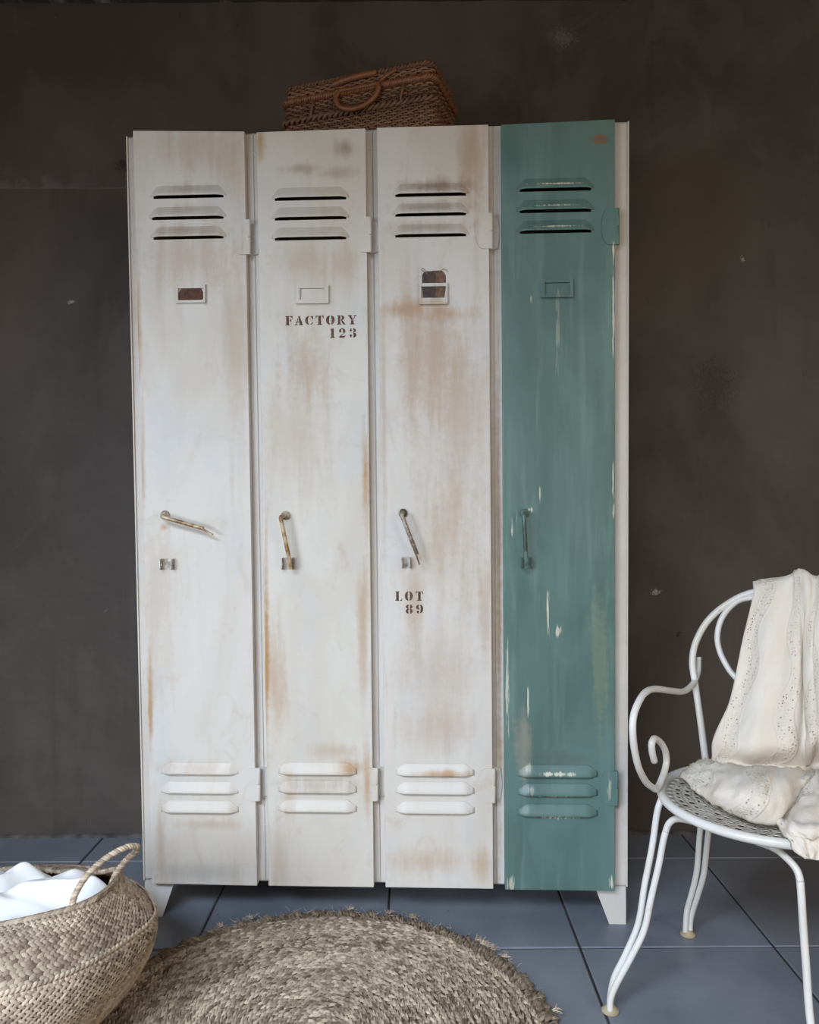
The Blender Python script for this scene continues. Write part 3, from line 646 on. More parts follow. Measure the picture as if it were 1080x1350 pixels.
# ------------------------------------------------------------------ wicker hamper on top of the locker
M_CANE = tinted('brown_wicker', (0.065, 0.028, 0.014), (0.26, 0.135, 0.075), 0.55, (0.025, 0.012, 0.007), 50, 0.4)
M_WRAP = tinted('red_brown_wrapped_cane', (0.11, 0.034, 0.012), (0.26, 0.105, 0.042), 0.42, (0.05, 0.02, 0.01), 60, 0.5)
M_INNER = simple('dark_wicker_core', (0.03, 0.016, 0.010), 0.8)
HW, HDp, HB, HR, HL = 0.405, 0.200, 0.080, 0.134, 0.170      # width, depth, band height, rim height, lid height
hamper = empty('wicker_hamper', (-0.092, 1.995, 1.857), math.radians(-19))
setp(hamper, 'brown wicker picnic hamper with a wrapped handle, lying on top of the locker', 'basket')
def per(h, off=0.0, n=None, W=HW, Dp=HDp):
    """perimeter point function of the hamper at height h (local: front edge at y=0)"""
    k = 1 - 0.35 * h
    hw, hd, r = W / 2 * k + off, Dp / 2 * k + off, 0.022
    segs = [(2 * (hw - r)), PI / 2 * r, 2 * (hd - r), PI / 2 * r, 2 * (hw - r), PI / 2 * r, 2 * (hd - r), PI / 2 * r]
    L = sum(segs)
    def P(s):
        s = (s % 1.0) * L
        cs = [(-hw + r, -hd), (hw - r, -hd + r), (hw, -hd + r), (hw - r, hd - r), (hw - r, hd), (-hw + r, hd - r), (-hw, hd - r), (-hw + r, -hd + r)]
        for i, l in enumerate(segs):
            if s <= l or i == 7: break
            s -= l
        if i == 0: return (-hw + r + s, -hd)
        if i == 2: return (hw, -hd + r + s)
        if i == 4: return (hw - r - s, hd)
        if i == 6: return (-hw, hd - r - s)
        c, a0 = {1: ((hw - r, -hd + r), -90), 3: ((hw - r, hd - r), 0), 5: ((-hw + r, hd - r), 90), 7: ((-hw + r, -hd + r), 180)}[i]
        a = math.radians(a0) + s / r
        return (c[0] + r * math.cos(a), c[1] + r * math.sin(a))
    return P
NST = 84
def weave(q, h0, h1, rows, amp=0.0026, r=0.0030):
    for k in range(rows):
        h = lerp(h0, h1, (k + 0.5) / rows); tone = 0.25 + 0.7 * random.random()
        pts = []; P0 = per(h, 0.0); N = NST * 3
        Pa, Pb, Pc = per(h, amp), per(h, -amp), P0
        for j in range(N):
            c = math.cos(PI * (j / 3 + k))
            s = j / N; o = c * amp
            x, y = per_cache(h, o, s)
            pts.append((x, y, h + 0.0007 * math.sin(j * 1.3 + k)))
        n0 = len(q.v)
        q.tube(pts, r, 5, closed=True, tint=tone)
        for i in range(n0, len(q.v)): q.t[i] = min(1, max(0.01, tone + 0.25 * math.sin((i - n0) * 0.011 + k * 2.1)))
_pc = {}
def per_cache(h, o, s):
    key = (round(h, 5), round(o, 5))
    if key not in _pc: _pc[key] = per(h, o)
    return _pc[key](s)
def stakes(q, h0, h1):
    for j in range(NST):
        s = j / NST
        q.tube([(*per_cache(lerp(h0, h1, t), 0.0, s), lerp(h0, h1, t)) for t in (0, 0.5, 1)], 0.0026, 5, tint=0.3)
q = MB(); weave(q, 0.004, HB - 0.006, 11); weave(q, HB + 0.008, HR - 0.008, 7); stakes(q, 0.0, HR)
K = [per(h, -0.006) for h in (0.0, HR)]
q.grid([[(*K[0](j / 60), 0.0) for j in range(60)], [(*K[1](j / 60), HR) for j in range(60)]], tint=0.02, closed_u=True)  # dark inner core added to block light through the weave
q.add([(*K[0](j / 60), 0.001) for j in range(60)], [tuple(range(60))], tint=0.02)
q.build('body', M_CANE, hamper, angle=180)
def twist_band(q, h, off, r, turns, strands=2, tint=0.55):
    for s_ in range(strands):
        pts = []; N = 420
        for j in range(N):
            a = 2 * PI * (turns * j / N) + 2 * PI * s_ / strands
            x, y = per_cache(h, round(off + r * math.cos(a), 3) , j / N)
            pts.append((x, y, h + r * math.sin(a)))
        q.tube(pts, r * 1.05, 5, closed=True, tint=tint + 0.1 * s_)
q = MB(); twist_band(q, HB, 0.004, 0.0042, 40, 2, 0.5); q.build('waling_band', M_CANE, hamper, angle=180)
q = MB(); twist_band(q, HR - 0.003, 0.0035, 0.0050, 60, 3, 0.5); q.build('rim', M_WRAP, hamper, angle=180)
lid = MB(); weave(lid, HR + 0.006, HL - 0.004, 5); twist_band(lid, HL - 0.003, 0.0, 0.004, 60, 2, 0.35)
Pt = per(HL, -0.004)
for k in range(28):                                                   # flat weave across the top of the lid
    y = lerp(-HDp * 0.45, HDp * 0.45, k / 27); pts = []
    for j in range(80):
        pts.append((lerp(-HW * 0.455, HW * 0.455, j / 79), y, HL + 0.0022 * math.cos(PI * (j / 2 + k))))
    lid.tube(pts, 0.0031, 5, tint=0.2 + 0.6 * random.random())
for j in range(40):
    x = lerp(-HW * 0.45, HW * 0.45, j / 39); lid.tube([(x, -HDp * 0.45, HL), (x, HDp * 0.45, HL)], 0.0026, 5, tint=0.3)
lid.add([(*Pt(j / 60), HL - 0.006) for j in range(60)], [tuple(range(60))], tint=0.02)
lid.build('lid', M_CANE, hamper, angle=180)
yf = -HDp / 2 * (1 - 0.30 * HR)
def wrapped(q, pts, r, tint=0.5, pitch=0.0035):
    P = catmull(pts, 8); L = [0]
    for a, b_ in zip(P, P[1:]): L.append(L[-1] + float(np.linalg.norm(b_ - a)))
    n = max(6, int(L[-1] / pitch * 3)); xs = np.linspace(0, L[-1], n)
    A = np.array(P); R_ = np.stack([np.interp(xs, L, A[:, i]) for i in range(3)], 1)
    q.tube(R_, [r * (1 + 0.12 * math.cos(2 * PI * i / 3)) for i in range(n)], 8, tint=tint)
# D-shaped carrying handle hanging from the rim
q = MB(); cx = 0.005
wrapped(q, [(cx - 0.048, yf - 0.010, HR - 0.004), (cx - 0.052, yf - 0.016, HR - 0.022), (cx - 0.040, yf - 0.022, HR - 0.046), (cx - 0.012, yf - 0.024, HR - 0.058),
            (cx + 0.022, yf - 0.024, HR - 0.056), (cx + 0.050, yf - 0.022, HR - 0.040), (cx + 0.060, yf - 0.016, HR - 0.016), (cx + 0.056, yf - 0.010, HR - 0.002)], 0.0060, 0.75)
wrapped(q, [(cx - 0.055, yf - 0.010, HR - 0.002), (cx + 0.06, yf - 0.010, HR - 0.002)], 0.0058, 0.55)
q.build('handle', M_WRAP, hamper, angle=180)
q = MB(); wrapped(q, [(cx - 0.062, yf - 0.004, HR + 0.020), (cx - 0.03, yf - 0.008, HR + 0.023), (cx + 0.01, yf - 0.008, HR + 0.026), (cx + 0.05, yf - 0.004, HR + 0.028)], 0.0078, 0.85)
wrapped(q, [(cx + 0.062, yf - 0.008, HR + 0.006), (cx + 0.085, yf - 0.008, HR + 0.018), (cx + 0.10, yf - 0.004, HR + 0.026)], 0.004, 0.7)
q.build('lid_fastening', M_WRAP, hamper, angle=180)
for x in (-0.118, 0.118):
    q = MB(); yy = -HDp / 2 * (1 - 0.3 * 0.12)
    wrapped(q, [(x + 0.004, yy - 0.003, 0.122), (x + 0.006, yy - 0.010, 0.112), (x + 0.002, yy - 0.010, 0.096), (x - 0.002, yy - 0.006, 0.080)], 0.0032, 0.5)
    wrapped(q, [(x + 0.009, yy - 0.003, 0.120), (x + 0.007, yy - 0.008, 0.106)], 0.0026, 0.4)
    q.build('peg_toggle', M_CANE, hamper, angle=180)

# ------------------------------------------------------------------ jute rug
RC = (-0.1866, 1.385); RR = 0.4635
M_JUTE = tinted('natural_jute', (0.12, 0.082, 0.050), (0.72, 0.59, 0.44), 0.85, (0.08, 0.055, 0.034), 34, 0.15, 0.5)
M_JUTE2 = tinted('coarse_jute_edge', (0.12, 0.088, 0.060), (0.38, 0.30, 0.215), 0.9, (0.06, 0.045, 0.03), 30, 0.1, 0.5)
rug = empty('round_jute_rug', (RC[0], RC[1], 0.0))
setp(rug, 'round braided natural jute rug with a frayed edge on the tiled floor', 'rug')
def chip(q, c, ax, side, nrm, L, Wd, H, tint):
    """one plump lens-shaped stitch"""
    vs = []
    for (u, wv, hh) in ((-1, 0.0, -0.2), (-0.55, -0.85, 0.0), (-0.6, 0.0, 0.75), (-0.55, 0.85, 0.0), (0.0, -1.0, 0.1), (0, 0, 1.0), (0, 1.0, 0.1), (0.55, -0.85, 0), (0.6, 0, 0.75), (0.55, 0.85, 0), (1, 0, -0.2)):
        vs.append(c + ax * (u * L) + side * (wv * Wd) + nrm * (hh * H))
    q.add(vs, [(0, 1, 2), (0, 2, 3), (1, 4, 5, 2), (2, 5, 6, 3), (4, 7, 8, 5), (5, 8, 9, 6), (7, 10, 8), (8, 10, 9)], tint=tint)
q = MB(); pitch = 0.0118; rr = 0.012; ri = 0
up = Vector((0, 0, 1))
q.lathe([(0.0, 0.0005), (RR - 0.02, 0.0005), (RR - 0.012, 0.007), (RR - 0.04, 0.0095), (0.0, 0.0095)], n=96, tint=0.01)
while rr < RR - 0.036:
    n = max(6, int(2 * PI * rr / 0.0115)); ph = random.random() * 6; ringtone = 0.47 + 0.05 * rng.normal()
    for k in range(n):
        a = ph + 2 * PI * k / n + random.uniform(-.15, .15) / n
        c = Vector((rr * math.cos(a), rr * math.sin(a), 0.0105 + random.uniform(-0.0012, 0.0012)))
        rad = Vector((math.cos(a), math.sin(a), 0)); tg = Vector((-math.sin(a), math.cos(a), 0))
        for s_ in (-1, 1):
            if s_ == 1 and random.random() < 0.12: continue
            d = (tg + rad * (0.30 * s_) + rad * random.uniform(-.2, .2)).normalized(); sd = up.cross(d)
            chip(q, c + rad * (s_ * 0.0026) + tg * (0.003 * s_), d, sd, up, 0.0100, 0.0026, 0.0058 + random.uniform(-.0012, .0012),
                 min(1, max(0.02, ringtone + 0.07 * math.sin(a * 3 + ri * 0.7) + random.uniform(-.34, .34))))
    rr += pitch * (1 + 0.04 * math.sin(ri)); ri += 1
q.build('braided_field', M_JUTE, rug, angle=180, fixn=False)
# the border: a stitched outer cord, ruffled into tufts
q = MB()
for lay, (r0, zz, nn) in enumerate(((RR - 0.030, 0.011, 330), (RR - 0.018, 0.013, 350), (RR - 0.006, 0.010, 360))):
    for k in range(nn):
        a = 2 * PI * (k + random.uniform(-.25, .25)) / nn
        rad = Vector((math.cos(a), math.sin(a), 0)); tg = Vector((-math.sin(a), math.cos(a), 0))
        d = (rad + tg * random.uniform(0.1, 0.6) + up * random.uniform(-.25, .35)).normalized(); sd = tg - d * tg.dot(d); sd.normalize(); nm = d.cross(sd)
        if nm.z < 0: nm = -nm
        wob = 0.004 * math.sin(a * 47) + 0.003 * math.sin(a * 83 + 1)
        chip(q, rad * (r0 + wob * 0.6) + up * (zz - 0.002 + wob * 0.35), d, sd, nm, 0.0105 + random.uniform(-.002, .004), 0.0042, 0.0058, min(1, max(.02, random.gauss(0.35, 0.2))))
q.build('ruffled_border', M_JUTE2, rug, angle=180, fixn=False)
q = MB()
for k in range(900):                                                   # loose fibres
    a = random.random() * 2 * PI; edge = random.random() < 0.55
    r0 = RR - random.uniform(-0.004, 0.03) if edge else RR * math.sqrt(random.random()) * 0.93
    p = Vector((r0 * math.cos(a), r0 * math.sin(a), 0.014)); th = random.random() * 2 * PI
    if edge: th = a + random.gauss(0, 0.8)
    l = random.uniform(0.006, 0.020); pts = [p]
    for s_ in range(4):
        th += random.gauss(0, 0.45); p = p + Vector((math.cos(th) * l / 4, math.sin(th) * l / 4, random.uniform(-0.001, 0.0022)))
        p.z = min(max(p.z, 0.003), 0.0195); pts.append(p)
    q.tube(pts, 0.00035, 3, cap=False, tint=random.uniform(0.4, 1.0))
for k in range(26):                                                    # little tufts standing out of the edge
    a = random.random() * 2 * PI if k > 2 else (0.78 + 0.12 * k, 1.28, 0.05)[k]
    for j in range(14):
        p = Vector(((RR + 0.002) * math.cos(a + j * 0.0012), (RR + 0.002) * math.sin(a + j * 0.0012), 0.012)); pts = [p]
        th = a + random.gauss(0, 0.6); l = random.uniform(0.008, 0.02)
        for s_ in range(3):
            th += random.gauss(0, 0.3); p = p + Vector((math.cos(th) * l / 3, math.sin(th) * l / 3, random.uniform(-0.001, 0.0025))); pts.append(p)
        q.tube(pts, 0.0006, 3, cap=False, tint=random.uniform(0.5, 1.0))
o = q.build('loose_fibres', M_JUTE, rug, angle=180, fixn=False); o['kind'] = 'stuff'

# ------------------------------------------------------------------ seagrass belly basket
M_SEA = tinted('seagrass', (0.165, 0.118, 0.077), (0.72, 0.60, 0.46), 0.6, (0.10, 0.068, 0.042), 26, 0.3, 0.3)
M_SEAIN = simple('seagrass_gap', (0.075, 0.05, 0.03), 0.9)
basket = empty('seagrass_basket', (-0.762, 1.42, 0.024))
setp(basket, 'woven seagrass belly basket with rope handles, standing half on the rug', 'basket')
def bsurf(a, v):
    """v 0 bottom edge .. 0.52 crease .. 1 rim; coordinates from the basket's base"""
    c, s = math.cos(a), math.sin(a)
    rc = float(np.interp((math.degrees(a) + 180) % 360 - 180, BA, BR))
    k0 = rc / 0.284
    if v <= 0.505:
        r = float(np.interp(v, LOV, LOR)) * lerp(0.8 + 0.2 * k0, k0, v / 0.505) * 0.284; z = float(np.interp(v, LOV, LOZ))
        return Vector((r * c, r * s, z))
    t = (v - 0.505) / 0.495
    X0, Y0, Z0 = rc * c, rc * s, 0.186
    zr = 0.246 + 0.030 * abs(c) ** 3 - 0.008 * s + 0.004 * math.sin(5 * a)
    X1, Y1, Z1 = 0.224 * c, -0.010 + 0.122 * s + 0.006 * math.sin(3 * a), zr
    pin = 0.016 * math.sin(PI * t) * (0.3 + 0.7 * abs(s))
    return Vector((lerp(X0, X1, t) - pin * c, lerp(Y0, Y1, t) - pin * s * 0.6, lerp(Z0, Z1, t) + 0.010 * math.sin(PI * t) * abs(s)))
BA = np.linspace(-180, 180, 361)
_t = np.interp(BA, [-180, -145, -121, -90, -59, -46, -33, -14, 5, 25, 50, 90, 130, 155, 180], [.282, .250, .238, .230, .236, .243, .252, .262, .286, .262, .240, .230, .240, .262, .282])
BR = np.array([_t[np.arange(i - 6, i + 7) % 360].mean() for i in range(361)])
_v = np.linspace(0, 0.505, 60)
def _cm(xs, ys):
    P = np.array(catmull([(x, y) for x, y in zip(xs, ys)], 8)); return np.interp(_v, P[:, 0], P[:, 1])
LOV = _v; LOR = _cm([0, .10, .22, .34, .44, .505], [.52, .715, .87, .965, 1.005, 1.0]); LOZ = _cm([0, .10, .22, .34, .44, .505], [0, .028, .074, .120, .160, .186])
def bframe(a, v, inside=False):
    e = 1e-3; p = bsurf(a, v); du = (bsurf(a + e, v) - bsurf(a - e, v)).normalized()
    v0, v1 = max(0, v - 0.004), min(1, v + 0.004)
    dv = (bsurf(a, v1) - bsurf(a, v0)).normalized(); n = du.cross(dv).normalized()
    return p, du, dv, n
def herring(q, v0, v1, rows, per_row, sign, H, tone, inset=0.0, a0=0, a1=2 * PI):
    for r in range(rows):
        v = lerp(v0, v1, (r + 0.5) / rows)
        for k in range(per_row):
            a = lerp(a0, a1, (k + (0.5 if r % 2 else 0) + random.uniform(-.08, .08)) / per_row)
            p, du, dv, n = bframe(a, v); n = n * sign
            ln = (bsurf(a, min(1, lerp(v0, v1, (r + 1) / rows))) - bsurf(a, lerp(v0, v1, r / rows))).length
            wd = (bsurf(a + (a1 - a0) / per_row, v) - p).length
            s_ = 1 if r % 2 else -1
            d = (du * 0.80 + dv * (0.62 * s_)).normalized(); sd = n.cross(d)
            t = tone + 0.13 * math.sin(a * 2 + v * 9) + random.gauss(0, 0.18)
            chip(q, p + n * (inset + 0.0004), d, sd, n, wd * 0.73, ln * 0.54, H, min(1, max(0.02, t)))
q = MB()
herring(q, 0.0, 0.50, 36, 140, 1, 0.0024, 0.42)
herring(q, 0.525, 1.0, 18, 140, 1, 0.0024, 0.38)
# crease: a raised row of long stitches around the belly
for k in range(190):
    a = 2 * PI * k / 190; p, du, dv, n = bframe(a, 0.505); nn = Vector((math.cos(a), math.sin(a), 0.15)).normalized()
    for s_ in (-1, 1):
        d = (du + Vector((0, 0, 0.75 * s_))).normalized(); chip(q, p + Vector((0, 0, 0.0045 * s_)) - nn * 0.001, d, nn.cross(d), nn, 0.0075, 0.0038, 0.0045, min(1, max(.02, random.gauss(.72, .14))))
herring(q, 0.53, 0.995, 20, 150, -1, 0.0020, 0.60, 0.003)
rows = [[bsurf(2 * PI * k / 96, v) * 0.996 for k in range(96)] for v in (0, .05, .1, .16, .22, .28, .34, .39, .44, .48, .505, .53, .56, .6, .65, .7, .75, .8, .85, .9, .95, 1)]
q.grid(rows, tint=0.02, closed_u=True); q.add(rows[0], [tuple(range(96))], tint=0.02)
bk = q.build('body', M_SEA, basket, angle=180, fixn=False)
q = MB()
for k in range(170):                                                   # bound rim
    a = 2 * PI * k / 170; p, du, dv, n = bframe(a, 0.992)
    for nn, dd in ((n, 1), (dv, 0), (-n, -1)):
        d = (du * 0.9 + (dv if dd else n) * 0.5).normalized(); chip(q, p + nn * 0.003 + dv * 0.001, d, nn.cross(d).normalized(), nn, 0.0085, 0.0045, 0.0035, min(1, max(.02, random.gauss(.34, .17))))
q.build('rim', M_SEA, basket, angle=180, fixn=False)
def rope(q, pts, R_, strands=3, twist=70, n=160):
    P = np.array(catmull(pts, 10)); L = np.concatenate([[0], np.cumsum(np.linalg.norm(np.diff(P, axis=0), axis=1))])
    xs = np.linspace(0, L[-1], n); C_ = [Vector([np.interp(x, L, P[:, i]) for i in range(3)]) for x in xs]
    for s_ in range(strands):
        o = []; nv = None
        for i in range(n):
            t = (C_[min(n - 1, i + 1)] - C_[max(0, i - 1)]).normalized()
            nv = (Vector((0, 1, 0.2)) if nv is None else nv); nv = (nv - t * nv.dot(t)).normalized(); b_ = t.cross(nv)
            a = twist * xs[i] * 2 * PI + 2 * PI * s_ / strands
            o.append(C_[i] + (nv * math.cos(a) + b_ * math.sin(a)) * R_)
        q.tube(o, R_ * 0.95, 6, tint=(0.35, 0.6, 0.8)[s_ % 3])
B0 = Vector((-0.762, 1.42, 0.024))
q = MB(); hp = [(0.179, -0.084, 0.232), (0.180, -0.090, 0.250), (0.178, -0.084, 0.278), (0.194, -0.072, 0.310), (0.219, -0.052, 0.332), (0.249, -0.032, 0.344), (0.264, -0.014, 0.338), (0.257, -0.002, 0.324), (0.238, 0.000, 0.306), (0.221, -0.002, 0.284), (0.214, -0.006, 0.266)]
rope(q, hp, 0.0031); q.build('rope_handle', M_SEA, basket, angle=180)
q = MB(); rope(q, [(-x - 0.0, y, z) for x, y, z in hp], 0.0031); q.build('rope_handle', M_SEA, basket, angle=180)

# white cloth bundled in the basket
def cloth_mat(name, c, bump=0.3, scale=900, sss=0.0):
    m = NT(name, 0.85, 0, 0.2); co = m.obj()
    w = m.noise(co, 400, 2)
    m.color(m.mix(m.step(m.noise(co, 9, 3), 0.3, 0.7), tuple(x * 0.95 for x in c), c)); m.bump(m.math('ADD', w, m.math('MULTIPLY', m.noise(co, 60, 4), 2.0)), bump, 0.0005)
    return m.m
M_WHITE = cloth_mat('white_cotton', (0.80, 0.80, 0.79), 0.15)
q = MB(); rows = []; NU, NV = 90, 60
def ridge(x, y, x0, y0, ang, w, L, h):
    c, s = math.cos(ang), math.sin(ang); u = (x - x0) * c + (y - y0) * s; v = -(x - x0) * s + (y - y0) * c
    w = w * (1 + 2.2 * u); a = abs(v) / w
    return h * (0.65 * max(0.0, 1 - a) + 0.35 * math.exp(-a * a)) * math.exp(-(u / L) ** 4)
for j in range(NV + 1):
    row = []
    for i in range(NU + 1):
        u = -1 + 2 * i / NU; v = -1 + 2 * j / NV
        X = 0.012 + 0.206 * u * math.sqrt(1 - v * v * 0.40); Y = -0.006 + 0.114 * v * math.sqrt(1 - u * u * 0.45)
        z = 0.195 + 0.036 * (1 - max(abs(u), abs(v)) ** 4)
        z += ridge(X, Y, -0.085, 0.005, 1.05, 0.050, 0.12, 0.052) + ridge(X, Y, -0.012, 0.0, 0.85, 0.030, 0.12, 0.040) + ridge(X, Y, 0.062, 0.0, 0.70, 0.030, 0.11, 0.034)
        z += ridge(X, Y, 0.035, -0.045, 0.25, 0.014, 0.06, 0.016) + ridge(X, Y, -0.04, -0.045, 1.2, 0.012, 0.06, 0.014) + ridge(X, Y, 0.140, 0.005, 0.25, 0.024, 0.08, 0.040)
        z += ridge(X, Y, 0.03, 0.05, 0.1, 0.016, 0.12, 0.016) - ridge(X, Y, 0.022, 0.01, 0.8, 0.010, 0.1, 0.014) - ridge(X, Y, -0.05, 0.0, 1.0, 0.012, 0.1, 0.016)
        z += 0.0025 * math.sin(X * 95 + Y * 60) * math.cos(Y * 70 - X * 30) + 0.016 * max(0.0, min(1.0, (u - 0.5) / 0.3)) - 0.40 * max(0, max(abs(u), abs(v)) - 0.94)
        row.append((X, Y, z))
    rows.append(row)
q.grid(rows)
cl = q.build('white_cloth', M_WHITE, None, angle=180, mods=[('SOLIDIFY', dict(thickness=0.002, offset=-1)), ('SUBSURF', dict(levels=1, render_levels=1))])
cl.location = B0; setp(cl, 'crumpled white cotton cloth stuffed into the seagrass basket', 'cloth')

# ------------------------------------------------------------------ white wire garden chair
def chair_paint():
    m = NT('white_lacquered_iron', 0.32, 0, 0.5); co = m.obj()
    n = m.noise(co, 9, 5, 0.6); f = m.noise(co, 50, 4)
    c = m.mix(m.step(n, 0.4, 0.7), (0.74, 0.735, 0.71), (0.66, 0.63, 0.57))
    c = m.mix(m.math('MULTIPLY', m.step(f, 0.64, 0.75), 0.4), c, (0.36, 0.26, 0.16)); m.color(c); m.bump(f, 0.08, 0.001); return m.m
M_CH = chair_paint()
M_SEAT = simple('cream_lacquered_sheet', (0.56, 0.52, 0.45), 0.45, var=0.12, scale=14)
M_PAD = simple('yellowed_plastic_foot', (0.40, 0.33, 0.21), 0.45)
CX, CY, SH = 0.675, 1.464, 0.42
chair = empty('garden_chair', (CX, CY, 0.0), math.radians(52))          # local +x points to the chair's back, +y to its left arm
setp(chair, 'white wire garden chair with a round pierced seat and scrolled arms, right of the locker', 'chair')
SR = 0.192
q = MB()                                                                # pierced round seat
radii = [0.0, 0.030] + [0.030 + 0.0175 * k for k in range(1, 9)] + [0.182, SR]
rings = []
def dish(r): return SH - 0.004 - 0.006 * (1 - (r / SR) ** 2)
for (ra, rb) in zip(radii[1:], radii[2:]):
    n = max(12, int(2 * PI * (ra + rb) / 2 / 0.0200)); pierced = ra > 0.045 and rb < 0.176
    ri_ = radii.index(ra)
    for k in range(n):
        a0 = 2 * PI * (k + 0.5 * (ri_ % 2)) / n; a1 = 2 * PI * (k + 1 + 0.5 * (ri_ % 2)) / n
        m8 = 8; out = []; inn = []
        for j in range(m8):
            t = 2 * PI * j / m8 + PI / 8
            cu, cv = math.cos(t), math.sin(t); s_ = 1 / max(abs(cu), abs(cv)); ou, ov = cu * s_, cv * s_
            def at(u, v):
                r = lerp(ra, rb, 0.5 + 0.5 * v); a = lerp(a0, a1, 0.5 + 0.5 * u); return (r * math.cos(a), r * math.sin(a), dish(r))
            out.append(at(ou, ov)); hs = (0.72 if (k + ri_) % 3 else 0.50)
            inn.append(at(cu * hs, cv * hs * (0.62 if (k + ri_) % 2 else 0.9)))
        # corners so that neighbouring cells meet
        if pierced: q.add(out + inn, [(j, (j + 1) % m8, m8 + (j + 1) % m8, m8 + j) for j in range(m8)])
        else: q.add(out, [tuple(range(m8))])
        cor = [at(u, v) for u, v in ((1, 1), (-1, 1), (-1, -1), (1, -1))]
        for c_, (ja, jb) in zip(cor, ((0, 1), (2, 3), (4, 5), (6, 7))): q.add([out[ja], c_, out[jb]], [(0, 1, 2)])
n = 24; q.add([(0.030 * math.cos(2 * PI * k / n), 0.030 * math.sin(2 * PI * k / n), dish(0.03)) for k in range(n)], [tuple(range(n))])
seat = q.build('seat', M_SEAT, chair, angle=60, mods=[('SOLIDIFY', dict(thickness=0.0016, offset=0))])
q = MB(); q.tube([(SR * math.cos(2 * PI * k / 96), SR * math.sin(2 * PI * k / 96), SH - 0.004) for k in range(96)], 0.0085, 12, closed=True); q.build('seat_rim', M_CH, chair, angle=180)
WR = 0.0062
# back: an arched outer rod and a looped inner rod in one leaning plane
def bp(s, z): return (0.13 + 0.15 * (z - SH), s, z)
half = [(0.153, 0.412), (0.1693, 0.5050), (0.1863, 0.5910), (0.1931, 0.6309), (0.1876, 0.6724), (0.1644, 0.7205), (0.1260, 0.7595), (0.0759, 0.7880)]
q = MB(); q.tube(catmull([bp(s, z) for s, z in half] + [bp(0, 0.801)] + [bp(-s, z) for s, z in half[::-1]], 8), 0.0072, 10); q.build('back_frame', M_CH, chair, angle=180)
inn = [(0.030, 0.56), (0.065, 0.580), (0.1043, 0.6113), (0.1207, 0.6314), (0.1361, 0.6601), (0.1422, 0.6917), (0.1343, 0.7296), (0.1089, 0.7640), (0.0755, 0.7775)]
q = MB(); q.tube(catmull([bp(0.012, 0.545)] + [bp(s, z) for s, z in inn] + [bp(0, 0.788)] + [bp(-s, z) for s, z in inn[::-1]] + [bp(-0.012, 0.545)], 8), WR, 10); q.build('back_loop', M_CH, chair, angle=180)
arm = [(0.187,0.184,0.638),(0.187,0.184,0.618),(0.187,0.178,0.602),(0.185,0.143,0.587),(0.183,0.077,0.583),(0.180,-0.010,0.601),(0.176,-0.112,0.625),(0.174,-0.167,0.628),(0.172,-0.204,0.617),(0.172,-0.224,0.600),(0.171,-0.232,0.578),(0.172,-0.224,0.545),(0.172,-0.209,0.511),(0.173,-0.189,0.486),(0.174,-0.160,0.460),(0.175,-0.131,0.443),(0.176,-0.100,0.430),(0.178,-0.064,0.442),(0.179,-0.043,0.458),(0.179,-0.040,0.472),(0.178,-0.049,0.490),(0.178,-0.068,0.508),(0.177,-0.091,0.521),(0.176,-0.113,0.530),(0.175,-0.126,0.528),(0.175,-0.130,0.521),(0.175,-0.126,0.505),(0.176,-0.113,0.486)]
for sg in (1, -1):
    q = MB(); q.tube(catmull([(t, s * sg, z) for s, t, z in arm], 5), 0.0064, 10); q.build('armrest', M_CH, chair, angle=180)
prof1 = [(0.194, 0.415), (0.203, 0.387), (0.213, 0.318), (0.227, 0.245), (0.239, 0.171), (0.263, 0.110), (0.285, 0.063), (0.2925, 0.025), (0.2935, 0.006)]
prof2 = [(0.2950, 0.006), (0.2935, 0.030), (0.283, 0.058), (0.256, 0.110), (0.231, 0.164), (0.217, 0.229), (0.203, 0.291), (0.195, 0.335), (0.190, 0.355)]
AXD = 52
def leg(ang, tw, k=1.0, spread=0.0):
    """two rods side by side meeting in one round foot; tw turns the inner rod towards the neighbouring leg"""
    a = math.radians(ang - AXD)
    def at(r, z, da, off=0.0): return (r * math.cos(a + da) - off * math.sin(a), r * math.sin(a + da) + off * math.cos(a), z)
    q = MB()
    q.tube(catmull([at(lerp(0.2935, r, k), z, -tw * spread * (z / 0.4) ** 2, -0.0055 * tw) for r, z in prof1], 6), WR, 10)
    pts = [at(lerp(0.2935, r, k) if z < 0.3 else r, z, 0.0, 0.0065 * tw) for r, z in prof2]
    q.tube(catmull(pts, 6), WR, 10)
    o = q.build('leg', M_CH, chair, angle=180)
    q = MB(); c = (0.2935 * math.cos(a), 0.2935 * math.sin(a), 0.0)
    q.lathe([(0.012, 0.0), (0.0165, 0.001), (0.0165, 0.004), (0.012, 0.007), (0.0085, 0.012)], c, 20); q.build('foot_pad', M_PAD, o, angle=50)
    return pts[-2:]
F1 = leg(175, 1); F2 = leg(262, -1, 1.0, 0.40); F3 = leg(99.5, -1, 0.9); F4 = leg(348, 1, 0.9)
def pol(r, deg, z): return (r * math.cos(math.radians(deg - AXD)), r * math.sin(math.radians(deg - AXD)), z)
def cross_rod(fa, mid, fb):
    P = catmull([fa[0], fa[1]] + mid + [fb[1], fb[0]], 8)[8:-8]
    q = MB(); q.tube(P, WR, 10); q.build('seat_support', M_CH, chair, angle=180)
cross_rod(F1, [pol(0.184, 178.5, 0.374), pol(0.172, 181.5, 0.385), pol(0.152, 192, 0.390), pol(0.140, 214, 0.392), pol(0.139, 235, 0.392), pol(0.150, 249, 0.389), pol(0.168, 255, 0.383), pol(0.182, 259, 0.371)], F2)
